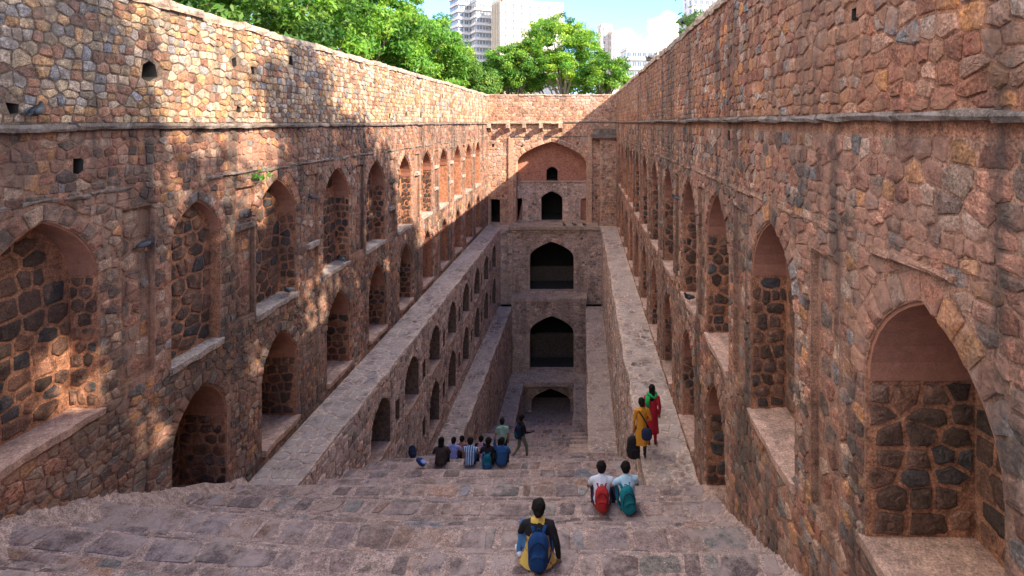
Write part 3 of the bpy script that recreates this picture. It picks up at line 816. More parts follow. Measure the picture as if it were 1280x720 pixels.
# balcony slab and its brackets
Y2 = 41.25
b_ = MB(); pts = []
ba, bb = P2(636, 0, 41)[0], P2(748, 0, 41)[0]
for i in range(13):
    u = ba + (bb - ba) * i / 12; e = rng.uniform(-.05, .05)
    pts += [(u, YB + 1.3, -7.84), (u, 40.75 + e, -7.84 + rng.uniform(-.02, .02)), (u, 40.77 + e, -8.06 + rng.uniform(-.02, .02)), (u, Y2, -8.08)]
b_.add(pts, [(4 * i + j, 4 * i + 4 + j, 4 * i + 5 + j, 4 * i + 1 + j) for i in range(12) for j in range(3)] + [(0, 1, 2, 3), (51, 50, 49, 48)]); b_.build("balcony_slab", M_coping, tower, (big.c, 41, -7.9))
b_ = MB(); b_.box(XL, XR, Y2 - .2, YB + .01, -8.3, Z1 + .004); b_.build("landing", M_walk_m, tower, (big.c, 42, -8))
for px in (653, 676, 699, 722):
    cx = P2(px, 0, Y2)[0]; b_ = MB(); b_.box(cx - .13, cx + .13, Y2 - .4, Y2 + .02, -8.42, -8.09, jit=.02, rng=rng); b_.build("bracket", M_coping, tower, (cx, Y2, -8.2))
# second level
a2 = arch_px(Y2, 662, 717, 364, 322, 302, .5, .3, room=5, wide=.6)
level(Y2, (X1L, X1R, Z2 - .2, -8.09), [a2] + [rect_px(Y2, x - 1.3, x + 1.3, yy - 1.5, yy + 1.5) for x, yy in ((648, 297), (727, 298), (633, 302), (740, 303))], (.34, .17))
for x0, x1 in ((626, 641), (734, 752)):
    a, b = max(X1L, P2(x0, 0, Y2)[0]), min(X1R, P2(x1, 0, Y2)[0]); b_ = MB(); b_.box(a, b, Y2 - .25, Y2 + .01, Z2 - .1, -8.1); b_.build("pilaster", M_tower_m, tower, (a, Y2, Z2))
    tm.zone((a + .01, b - .01, Z2, -8.12), .4, .19, PAL_T, M_tower, (lambda u, v, w: (u, Y2 - .25 - w, v)), False, [], rng, (.015, .035), .018)
for q, Yq, hh, dd in ((a2, Y2, 1.15, 2.2),):
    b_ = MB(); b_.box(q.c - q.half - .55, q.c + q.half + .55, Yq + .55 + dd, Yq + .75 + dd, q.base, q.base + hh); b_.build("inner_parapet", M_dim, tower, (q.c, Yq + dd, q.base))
Y3 = 39.85; zt3 = P2(0, 365.5, Y2)[1]
b_ = MB(); b_.box(X2L - .05, X2R + .05, Y3 - .08, Y2 + .6, zt3 - .22, zt3, jit=.015, rng=rng); b_.build("ledge_slab", M_tower_m, tower, (big.c, Y3, zt3))
# third level
a3 = arch_px(Y3, 662, 717, 463, 416, 395, .5, .34, room=5, wide=.6)
level(Y3, (X2L, X2R, Z3 - .4, zt3 - .22), [a3] + [rect_px(Y3, x - 1.3, x + 1.3, yy - 1.5, yy + 1.5) for x, yy in ((652, 389), (668, 391), (722, 390))], (.36, .17))
for x0, x1 in ((641, 655), (720, 733)):
    a, b = max(X2L, P2(x0, 0, Y3)[0]), min(X2R, P2(x1, 0, Y3)[0]); b_ = MB(); b_.box(a, b, Y3 - .3, Y3 + .01, Z3 - .1, P2(0, 418, Y3)[1], jit=.01, rng=rng); b_.build("pier", M_tower_m, tower, (a, Y3, Z3))
    tm.zone((a + .01, b - .01, Z3, P2(0, 418, Y3)[1]), .4, .19, PAL_T, M_tower, (lambda u, v, w: (u, Y3 - .3 - w, v)), False, [], rng, (.015, .035), .018)
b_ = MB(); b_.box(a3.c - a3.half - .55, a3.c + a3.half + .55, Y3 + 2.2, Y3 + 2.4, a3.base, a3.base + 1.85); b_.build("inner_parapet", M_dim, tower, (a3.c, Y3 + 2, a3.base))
Y4 = 38.3
b_ = MB(); b_.box(X2L - .05, X2R + .05, Y4 - .1, Y3 + .6, Z3 - .25, P2(0, 464.5, Y3)[1], jit=.015, rng=rng); b_.build("ledge_slab", M_tower_m, tower, (big.c, Y4, Z3))
# lowest level: framed arch
fx0, fx1 = P2(651, 0, Y4)[0], P2(720, 0, Y4)[0]
fo = Arch((fx0 + fx1) / 2, (fx1 - fx0) / 2, -20.75, P2(0, 491, Y4)[1], P2(0, 482, Y4)[1], .7, 0, .3, n=5, open=1)
level(Y4, (X2L, X2R, -21.2, Z3 - .25), [fo], (.36, .18))
level(Y4 + .7, (fx0 - .05, fx1 + .05, -21.2, Z3 - .2), [arch_px(Y4 + .7, 664, 713, 519, 503, 486, .5, .36, room=5, wide=.5)], (.3, .16))
tm.finish(10)
# ------------------------------------------------------------------ trees
import numpy as np
def leaf_mat(name, a, b, trans=.35):
    m, n, l, p = new_mat(name)
    at = n.new("ShaderNodeAttribute"); at.attribute_name = "Col"
    c = mixc(n, l, 1.0, at.outputs['Color'], mixc(n, l, noise(n, l, .8, 3).outputs['Fac'], a, b), 'MULTIPLY')
    l.new(c, p.inputs['Base Color']); p.inputs['Roughness'].default_value = .55; p.inputs['Specular IOR Level'].default_value = .3
    tr = n.new("ShaderNodeBsdfTranslucent"); l.new(mixc(n, l, 1.0, c, (1.25, 1.3, .6), 'MULTIPLY'), tr.inputs['Color'])
    mx = n.new("ShaderNodeMixShader"); mx.inputs['Fac'].default_value = trans
    out = n["Material Output"]; l.new(p.outputs[0], mx.inputs[1]); l.new(tr.outputs[0], mx.inputs[2]); l.new(mx.outputs[0], out.inputs['Surface'])
    return m
M_leaf = leaf_mat("leaf_fresh", (.9, .95, .8), (1.15, 1.1, 1.0))
M_bark = plain_mat("bark", (.11, .085, .065), .95, .4, .8, 8)
M_bark_pale = plain_mat("bark_pale", (.3, .26, .2), .95, .3, .8, 8)

def leaves_mesh(name, pts, nrm, size, cols, mat, rs):
    n = len(pts)
    d = nrm + rs.normal(0, .75, (n, 3)); d /= np.linalg.norm(d, axis=1)[:, None] + 1e-6
    t = np.cross(d, rs.normal(0, 1, (n, 3))); t /= np.linalg.norm(t, axis=1)[:, None] + 1e-6
    b = np.cross(d, t); s = (size * rs.uniform(.6, 1.4, n))[:, None]
    V = np.empty((n, 4, 3)); V[:, 0] = pts - t * s; V[:, 1] = pts - b * s * .42 + d * s * .12; V[:, 2] = pts + t * s; V[:, 3] = pts + b * s * .42 + d * s * .12
    me = bpy.data.meshes.new(name); me.vertices.add(4 * n); me.vertices.foreach_set("co", V.ravel())
    me.loops.add(4 * n); me.loops.foreach_set("vertex_index", np.arange(4 * n)); me.polygons.add(n)
    me.polygons.foreach_set("loop_start", np.arange(0, 4 * n, 4)); me.polygons.foreach_set("loop_total", np.full(n, 4))
    at = me.attributes.new("Col", 'FLOAT_COLOR', 'POINT')
    c4 = np.ones((n, 4, 4)); c4[:, :, :3] = cols[:, None, :]; at.data.foreach_set("color", c4.ravel())
    me.materials.append(mat); me.update(calc_edges=True); return me

def crown_points(rs, lobes, clumps, per, cr):
    P, N, K = [], [], []
    w = np.array([l[3] * l[4] * l[5] for l in lobes]) ** .67; w /= w.sum()
    for (x, y, z, a, b, c), wt in zip(lobes, w):
        m = max(3, int(clumps * wt))
        for _ in range(m):
            d = rs.normal(0, 1, 3); d /= np.linalg.norm(d)
            if d[2] < -.55: d[2] *= -.4
            r = rs.uniform(.55, 1.0) ** .6
            cc = np.array((x, y, z)) + d * np.array((a, b, c)) * r
            q = int(per * rs.uniform(.55, 1.45)); e = rs.normal(0, 1, (q, 3)); e /= np.linalg.norm(e, axis=1)[:, None]
            rr = rs.uniform(.15, 1, q) ** .55
            rad = cr * rs.uniform(.6, 1.35)
            pp = cc + e * rr[:, None] * np.array((rad, rad, rad * .62))
            P.append(pp); N.append(e * .6 + d * .5 + np.array((0, 0, .35))); K.append(np.full(q, rs.uniform(.5, 1.3)))
    return np.concatenate(P), np.concatenate(N), np.concatenate(K)

def tree(label, base, lobes, seed, clumps=60, per=190, cr=.85, leaf=.17, hue=(0.112, 0.247, 0.033), group=None, cat="tree", bark=None, limbs=7, trunk_r=.28, name="leafy_tree"):
    rs = np.random.RandomState(seed); rg = random.Random(seed)
    t = thing(name, base, label, cat, group); bark = bark or M_bark
    top = max(l[2] for l in lobes); cx = sum(l[0] for l in lobes) / len(lobes); cy = sum(l[1] for l in lobes) / len(lobes)
    mb = MB(); fork = Vector((base[0] + (cx - base[0]) * .3, base[1] + (cy - base[1]) * .3, base[2] + (top - base[2]) * .38))
    b = Vector(base); mb.tube([b, b.lerp(fork, .4) + Vector((rg.uniform(-.2, .2), rg.uniform(-.2, .2), 0)), fork], [trunk_r * 1.35, trunk_r, trunk_r * .8], 9)
    tr = mb.build("trunk", bark, t, base, smooth=True)
    for i in range(limbs):
        l = lobes[i % len(lobes)]; e = Vector((l[0] + rg.uniform(-.5, .5) * l[3], l[1] + rg.uniform(-.5, .5) * l[4], l[2] + rg.uniform(0, .6) * l[5]))
        md = fork.lerp(e, .5) + Vector((rg.uniform(-.4, .4), rg.uniform(-.4, .4), rg.uniform(.1, .6)))
        m2 = MB(); m2.tube([fork - Vector((0, 0, .2)), md, e], [trunk_r * .55, trunk_r * .34, trunk_r * .1], 6); m2.build("limb", bark, t, tuple(fork), smooth=True)
    P, N, K = crown_points(rs, lobes, clumps, per, cr)
    cols = np.array(hue)[None, :] * (K * rs.uniform(.75, 1.25, len(K)))[:, None] * np.stack([rs.uniform(.85, 1.6, len(K)) * np.clip(K, .8, 1.2), np.ones(len(K)), rs.uniform(.7, 1.3, len(K))], 1)
    o = bpy.data.objects.new("crown", leaves_mesh("crown", P - np.array(base), N, leaf, cols, M_leaf, rs)); COL.objects.link(o); o.parent = t
    return t

GZ = -1.8
# row of trees behind the left wall
LT = [(-14.5, 11.5, 4.6, 7.6, 4.4, "leafy tree nearest the camera behind the left wall", (0.090, 0.225, 0.027)),
      (-14.2, 18.0, 4.8, 9.4, 4.6, "dark green tree second nearest behind the left wall", (0.063, 0.173, 0.027)),
      (-14.8, 25.5, 4.6, 9.6, 4.8, "fresh green tree behind the middle of the left wall", (0.105, 0.262, 0.030)),
      (-14.3, 33.5, 4.3, 9.9, 4.7, "tall leafy tree behind the left wall, right of its middle", (0.087, 0.240, 0.027)),
      (-13.6, 42.0, 4.0, 9.6, 4.6, "bright tree whose crown ends against the sky left of the pale towers", (0.112, 0.277, 0.033)),
      (-13.8, 51.0, 4.0, 9.0, 4.6, "tree sloping down towards the foot of the pale towers", (0.112, 0.270, 0.033))]
for i, (x, y, r, top, ry, lab, hue) in enumerate(LT):
    rg = random.Random(90 + i)
    lobes = [(x, y, top - 3.2, r, ry, 3.0), (x + 1.6, y - 1.5, top - 4.6, r * .8, ry * .8, 2.6), (x - .5, y + 2, top - 5.5, r * .9, ry * .8, 2.8), (x + 2.2, y + 1.2, top - 6.2, r * .6, ry * .8, 2.4)]
    tree(lab, (x, y, GZ), lobes, 40 + i, clumps=150, per=230, cr=.78, leaf=.115 if y < 22 else .13, hue=hue, group="trees behind the left wall")
# trees beyond the far wall
def far_lobe(px, py, Y, rx, rz, ry=None):
    X, Z = P2(px, py, Y); s = Y / F
    return (X, Y, Z, rx * s, (ry or rx) * s, rz * s)
tree("large feathery bright green tree rising highest above the far wall", (*P2(706, 0, 56)[:1], 56, GZ), [far_lobe(700, 48, 56, 42, 30), far_lobe(672, 72, 55, 34, 26), far_lobe(728, 62, 56, 26, 28), far_lobe(706, 88, 55, 40, 26)], 60,
     clumps=200, per=200, cr=.8, leaf=.12, hue=(0.128, 0.300, 0.030), bark=M_bark_pale, group="trees beyond the far wall")
tree("rounded green tree at the right corner above the far wall", (*P2(758, 0, 53)[:1], 53, GZ), [far_lobe(755, 92, 53, 30, 24), far_lobe(742, 100, 53, 22, 20), far_lobe(772, 104, 53, 18, 16)], 61,
     clumps=110, per=200, cr=.65, leaf=.115, hue=(0.102, 0.262, 0.030), group="trees beyond the far wall")
tree("bushy tree above the far wall below the beige tower", (*P2(640, 0, 54)[:1], 54, GZ), [far_lobe(640, 82, 54, 32, 28), far_lobe(618, 98, 54, 28, 24), far_lobe(655, 100, 54, 26, 20)], 62,
     clumps=140, per=200, cr=.7, leaf=.115, hue=(0.099, 0.255, 0.033), group="trees beyond the far wall")
tree("small olive green tree in the far left corner above the wall", (*P2(592, 0, 50)[:1], 50, GZ), [far_lobe(592, 100, 50, 28, 26), far_lobe(574, 90, 51, 26, 30), far_lobe(606, 112, 50, 18, 14)], 63,
     clumps=110, per=200, cr=.65, leaf=.115, hue=(0.105, 0.232, 0.042), group="trees beyond the far wall")
tree("low dark tree filling the gap between trees beyond the far wall", (*P2(690, 0, 62)[:1], 62, GZ), [far_lobe(690, 105, 62, 60, 26), far_lobe(730, 108, 62, 40, 22), far_lobe(640, 108, 62, 40, 24)], 64,
     clumps=110, per=170, cr=.9, leaf=.15, hue=(0.068, 0.180, 0.030), group="trees beyond the far wall")
# trees outside the right wall: their crowns throw the dappled shade on the left wall
RT = [("broad shade tree outside the right wall by the camera", (8.5, -4.6, GZ), [(8.5, -5.8, 8.5, 4.2, 2.4, 4.6), (8.5, -3.2, 6.4, 2.8, 2.0, 2.6), (8.5, -2.2, 11.3, 2.2, 1.2, 1.0), (8.8, -7.5, 10.5, 4, 3.6, 4.4), (8.5, -4.0, 13.2, 3.2, 2.4, 3.2), (8.5, -3.0, 13.4, 2.8, 1.9, 2.6), (8.8, -3.6, 14.0, 2.6, 2.2, 2.2)], 190, 150),
      ("shade tree outside the right wall whose shadow falls on its middle", (8.4, 6.2, GZ), [(8.4, 6.2, 8.2, 2.8, 2.5, 3.8), (8.6, 5.3, 12.4, 2.0, 1.7, 1.9), (8.4, 1.7, 8.3, 2.8, 1.8, 3.0), (8.4, 9.4, 8.5, 2.8, 2.8, 3.4), (8.6, 12.2, 6.4, 2.2, 1.9, 3.0), (8.4, -.2, 7.6, 2.4, 2.0, 3.2)], 165, 150)]
for i, (lab, b, lobes, cl, per) in enumerate(RT):
    tree(lab, b, lobes, 70 + i, clumps=cl, per=per, cr=.95, leaf=.2, hue=(0.090, 0.225, 0.030), group="trees outside the right wall")
tree("dark green tree peeking over the top edge of the right wall", (17.4, 50, GZ), [(16.9, 50, 11.8, 3.2, 3, 3.0), (18.3, 50, 13, 2.8, 3, 2.4)], 75, clumps=60, per=140, hue=(0.053, 0.150, 0.030), group="trees outside the right wall")

def weed(label, p, n, r, seed, hue=(0.120, 0.300, 0.045), up=.6):
    rs = np.random.RandomState(seed)
    e = rs.normal(0, 1, (n, 3)); e[:, 2] = abs(e[:, 2]) * up; pts = e * r * .5
    t = thing("weed_plant", p, label, "plant")
    cols = np.array(hue)[None, :] * rs.uniform(.7, 1.3, (n, 1)) * np.ones((1, 3))
    o = bpy.data.objects.new("foliage", leaves_mesh("foliage", pts, e, r * .22, cols, M_leaf, rs)); COL.objects.link(o); o.parent = t
    mb = MB()
    for k in range(4): mb.tube([(0, 0, -.05), tuple(pts[k] * .6), tuple(pts[k])], [r * .03, r * .02, r * .01], 4)
    s = mb.build("stem", M_bark, None); s.parent = t
weed("small fern growing from the left wall above a niche", (XL + .08, 12.35, -1.28), 60, .26, 5)
for k, (yy, r, lab) in enumerate(((13.0, .32, "tuft of grass on top of the right wall, nearest the standing bird"), (12.4, .25, "small tuft of grass on top of the right wall, nearest the camera"), (14.2, .22, "tuft of grass farthest along the top of the right wall"))):
    weed(lab, (XR + .02, yy, TOP_R + .1), 90, r, 50 + k, hue=(0.128, 0.240, 0.060), up=1.0)

# ------------------------------------------------------------------ towers of the city behind
M_glass = plain_mat("window_glass", (.10, .13, .16), .15, .3, 0, 2, .6)
def wallpaint(name, c): return stone_mat(name, c, smear=0, stain=.12, bump=.1, attr=False, base=c, stain_col=(.3, .28, .26))
M_bwhite = wallpaint("white_render", (.50, .51, .53)); M_bcream = wallpaint("cream_render", (.50, .46, .39)); M_bgrey = wallpaint("grey_concrete", (.38, .41, .45)); M_bpink = wallpaint("pale_pink_render", (.52, .485, .475))
WIN = {}
def win_mesh(w, h):
    k = (round(w, 2), round(h, 2))
    if k not in WIN:
        mb = MB(); mb.box(-w / 2, w / 2, -.06, .05, -h / 2, h / 2, mat=0)
        mb.box(-w / 2 - .12, w / 2 + .12, -.35, .04, -h / 2 - .22, -h / 2 - .02, mat=1); mb.box(-.05, .05, -.1, .02, -h / 2 + .02, h / 2 - .02, mat=1)
        WIN[k] = mb.mesh("window", [M_glass, M_bwhite])
    return WIN[k]
def block(parent, px, Y, lenL, lenR, ang, z1, mat, floors_h=3.1, nL=3, nR=4, z_from=8, band=None, wsize=(1.5, 1.5), capmat=None, skipL=(), fins=False):
    cx = (px - VX) * Y / F; a = radians(ang)
    dr = Vector((cos(a), sin(a), 0)); dl = Vector((-sin(a), cos(a), 0)); c = Vector((cx, Y, 0))
    pts = []
    for z in (GZ, z1):
        for q in (c, c + dr * lenR, c + dr * lenR + dl * lenL, c + dl * lenL): pts.append((q.x, q.y, z))
    mb = MB(); mb.add(pts, [(0, 1, 5, 4), (1, 2, 6, 5), (2, 3, 7, 6), (3, 0, 4, 7), (4, 5, 6, 7)])
    body = mb.build("block", mat, parent, tuple(c))
    pm = MB()
    for q, d, L, nn in ((c, dr, lenR, Vector((sin(a), -cos(a), 0))), (c, dl, lenL, Vector((-cos(a), -sin(a), 0)))):
        p = [q + nn * .25 - d * .25, q + d * L + nn * .25, q + d * L - nn * .2, q - nn * .2 - d * .25]
        pm.add([(v.x, v.y, z) for z in (z1 - .2, z1 + .9) for v in p], [(0, 1, 5, 4), (1, 2, 6, 5), (2, 3, 7, 6), (3, 0, 4, 7), (4, 5, 6, 7), (3, 2, 1, 0)])
    pm.build("parapet", capmat or mat, body, tuple(c))
    nf = int((z1 - z_from) / floors_h)
    for d, L, n, nn, rz in ((dr, lenR, nR, Vector((sin(a), -cos(a), 0)), a), (dl, lenL, nL, Vector((-cos(a), -sin(a), 0)), a - pi / 2)):
        if n == 0: continue
        for fl in range(nf):
            z = z1 - 1.7 - fl * floors_h
            for k in range(n):
                p = c + d * (L * (k + .5) / n) + nn * .02
                o = bpy.data.objects.new("window", win_mesh(min(wsize[0], L / n * .8), wsize[1])); COL.objects.link(o); o.parent = body
                o.location = (p.x - c.x, p.y - c.y, z); o.rotation_euler = (0, 0, rz)
            if band:
                m2 = MB(); q0, q1 = c + nn * .02, c + d * L + nn * .02
                e = nn * .55; zz = z - 1.55
                m2.add([(v.x, v.y, h) for h in (zz - .55, zz + .45) for v in (q0 + e, q1 + e, q1, q0)], [(0, 1, 5, 4), (1, 2, 6, 5), (3, 0, 4, 7), (4, 5, 6, 7), (3, 2, 1, 0)])
                m2.build("balcony_band", band, body, tuple(c))
    if fins:
        for k in range(fins):
            p = c + dl * (lenL * (k + .25) / fins); nn = Vector((-cos(a), -sin(a), 0))
            m2 = MB(); q = [p, p + dl * .5, p + dl * .5 + nn * .8, p + nn * .8]; m2.add([(v.x, v.y, h) for h in (z_from, z1 - .5) for v in q], [(0, 1, 5, 4), (1, 2, 6, 5), (2, 3, 7, 6), (3, 0, 4, 7)]); m2.build("fin", mat, body, tuple(c))
    return body
def bld(label, px, Y): return thing("tower_block", ((px - VX) * Y / F, Y, GZ), label, "building", "pale towers on the skyline")
b = bld("grey and white banded tower, leftmost of the towers", 573, 230)
block(b, 573, 230, 11, 7, 32, 66, M_bgrey, nL=5, nR=3, band=M_bwhite, z_from=22)
block(b, 595, 226, 8, 7, 28, 50.5, M_bgrey, nL=3, nR=5, band=M_bwhite, z_from=22, wsize=(.9, 1.5))
b = bld("cream tower with vertical fins beside the banded tower", 628, 215)
block(b, 628, 215, 11, 13.5, 30, 48.5, M_bcream, nL=5, nR=4, z_from=20, wsize=(1.2, 1.2), fins=6)
b = bld("plain white tower behind the highest tree", 668, 240)
block(b, 668, 240, 8, 13, 14, 52.5, M_bwhite, nL=0, nR=3, z_from=24, wsize=(1.0, 1.1))
b = bld("small white stepped tower right of the highest tree", 764, 250)
block(b, 751.5, 252, 5, 5.6, 20, 44.8, M_bpink, nL=1, nR=2, z_from=22, wsize=(.9, 1.6))
block(b, 765, 250, 4, 6.2, 20, 41.2, M_bpink, nL=1, nR=3, z_from=22, wsize=(.8, 1.7))
b = bld("low white office block with window rows under the cloud", 783, 190)
block(b, 783, 190, 10, 17, 8, 25.5, M_bwhite, nL=2, nR=9, z_from=4, band=M_bgrey, wsize=(1.3, 1.5), floors_h=3.4)
b = bld("white slab with dark windows at the top edge above the right wall", 866, 200)
block(b, 866, 200, 9, 14, 12, 62, M_bwhite, nL=2, nR=6, z_from=38, wsize=(1.1, 1.8), floors_h=3.2)
block(b, 858, 203, 8, 16, 12, 39, M_bgrey, nL=1, nR=5, z_from=24, wsize=(1.6, 1.3))
# ------------------------------------------------------------------ people
def cloth(name, col, var=.18, rough=.85, stripes=None, scale=25, pattern=None):
    m, n, l, b = new_mat(name)
    tc = n.new("ShaderNodeTexCoord")
    c = mixc(n, l, noise(n, l, scale, 4).outputs['Fac'], tuple(x * (1 - var) for x in col), tuple(x * (1 + var) for x in col))
    if stripes:
        ax, freq, col2 = stripes
        sp = n.new("ShaderNodeSeparateXYZ"); l.new(tc.outputs['Object'], sp.inputs[0])
        mm = n.new("ShaderNodeMath"); mm.operation = 'MULTIPLY'; mm.inputs[1].default_value = freq; l.new(sp.outputs[ax], mm.inputs[0])
        fr = n.new("ShaderNodeMath"); fr.operation = 'FRACT'; l.new(mm.outputs[0], fr.inputs[0])
        gt = n.new("ShaderNodeMath"); gt.operation = 'GREATER_THAN'; gt.inputs[1].default_value = .5; l.new(fr.outputs[0], gt.inputs[0])
        c = mixc(n, l, gt.outputs[0], c, col2)
    if pattern:
        vo = n.new("ShaderNodeTexVoronoi"); vo.inputs['Scale'].default_value = pattern[0]; l.new(tc.outputs['Object'], vo.inputs['Vector'])
        c = mixc(n, l, mrange(n, l, vo.outputs['Distance'], .28, .36, 1, 0), c, pattern[1])
    l.new(c, b.inputs['Base Color']); b.inputs['Roughness'].default_value = rough; b.inputs['Specular IOR Level'].default_value = .2
    bp = n.new("ShaderNodeBump"); bp.inputs['Strength'].default_value = .5; bp.inputs['Distance'].default_value = .012
    l.new(noise(n, l, 9, 3).outputs['Fac'], bp.inputs['Height']); l.new(bp.outputs[0], b.inputs['Normal'])
    return m
M_skin = plain_mat("skin", (.30, .155, .095), .5, .08, 0, 20)
M_hair = plain_mat("hair", (.010, .008, .007), .7, .4, .8, 60, .12)
M_eye = plain_mat("eye", (.05, .03, .02), .2, .1)
C = {k: cloth(k, *v) if isinstance(v, tuple) and isinstance(v[0], tuple) else cloth(k, v) for k, v in dict(
    black=(.016, .015, .017), navy=(.018, .024, .055), denim=(.05, .14, .30), blue=(.03, .10, .24), deep_blue=(.012, .05, .15), white=(.62, .66, .74), sky=(.42, .60, .72), red=(.42, .03, .03), teal=(.01, .16, .19),
    crimson=(.34, .015, .03), mustard=(.55, .23, .025), green=(.03, .38, .10), mint=(.26, .42, .34), grey=(.20, .21, .21), maroon=(.11, .03, .035), lilac=(.30, .34, .66), brown=(.06, .04, .035), shoe_white=(.6, .6, .62), olive=(.20, .21, .16), salmon=(.42, .19, .17)).items()}
C['yellow_print'] = cloth("yellow_print", (.62, .42, .10), pattern=(16, (.42, .10, .05)))
C['blue_stripe'] = cloth("blue_stripe", (.05, .16, .38), stripes=(0, 15, (.5, .6, .7)))
C['red_stripe'] = cloth("red_stripe", (.42, .03, .09), stripes=(2, 22, (.7, .66, .66)))

def V(*a): return Vector(a)
TMP = bpy.data.scenes.new("remesh_bench")
def remeshed(mb, voxel, it=4):
    me = mb.mesh("tmp", []); ob = bpy.data.objects.new("tmp", me); TMP.collection.objects.link(ob)
    m = ob.modifiers.new("r", 'REMESH'); m.mode = 'VOXEL'; m.voxel_size = voxel
    s = ob.modifiers.new("s", 'SMOOTH'); s.factor = .5; s.iterations = it
    with bpy.context.temp_override(scene=TMP, view_layer=TMP.view_layers[0]): dg = bpy.context.evaluated_depsgraph_get()
    ev = ob.evaluated_get(dg); r = bpy.data.meshes.new_from_object(ev)
    bpy.data.objects.remove(ob); bpy.data.meshes.remove(me); return r

def capsule(mb, path, radii, axis=None):
    P = [Vector(p) for p in path]
    def rr(r, k): return (r[0] * k, r[1] * k) if isinstance(r, tuple) else r * k
    a = (P[0] - P[1]).normalized(); b = (P[-1] - P[-2]).normalized()
    m0 = min(radii[0]) if isinstance(radii[0], tuple) else radii[0]; m1 = min(radii[-1]) if isinstance(radii[-1], tuple) else radii[-1]
    path = [P[0] + a * m0 * .95, P[0] + a * m0 * .6] + P + [P[-1] + b * m1 * .6, P[-1] + b * m1 * .95]
    rad = [rr(radii[0], .3), rr(radii[0], .8)] + list(radii) + [rr(radii[-1], .8), rr(radii[-1], .3)]
    mb.tube(path, rad, 12, axis=axis)

STAND = dict(pelvis=V(0, 0, .88), waist=V(0, 0, 1.05), chest=V(0, .01, 1.21), sh=V(0, -.01, 1.32), neck=V(0, 0, 1.37), head=V(0, .02, 1.515),
             shL=V(-.165, -.01, 1.30), elL=V(-.215, -.03, 1.05), wrL=V(-.205, .05, .83), shR=V(.165, -.01, 1.30), elR=V(.215, -.03, 1.05), wrR=V(.205, .05, .83),
             hipL=V(-.085, 0, .86), knL=V(-.09, .02, .47), anL=V(-.09, -.02, .08), toL=V(-.105, .13, .035), hipR=V(.085, 0, .86), knR=V(.09, .02, .47), anR=V(.09, -.02, .08), toR=V(.105, .13, .035))
SIT = dict(pelvis=V(0, 0, .115), waist=V(0, .0, .29), chest=V(0, .035, .45), sh=V(0, .06, .555), neck=V(0, .085, .60), head=V(0, .12, .745),
           shL=V(-.165, .06, .53), elL=V(-.235, .17, .33), wrL=V(-.16, .37, .34), shR=V(.165, .06, .53), elR=V(.235, .17, .33), wrR=V(.16, .37, .34),
           hipL=V(-.09, .02, .10), knL=V(-.15, .40, .25), anL=V(-.14, .50, -.13), toL=V(-.15, .64, -.175), hipR=V(.09, .02, .10), knR=V(.15, .40, .25), anR=V(.14, .50, -.13), toR=V(.15, .64, -.175))
def pose(base, **kw):
    d = {k: v.copy() for k, v in base.items()}
    for k, v in kw.items(): d[k] = V(*v)
    return d

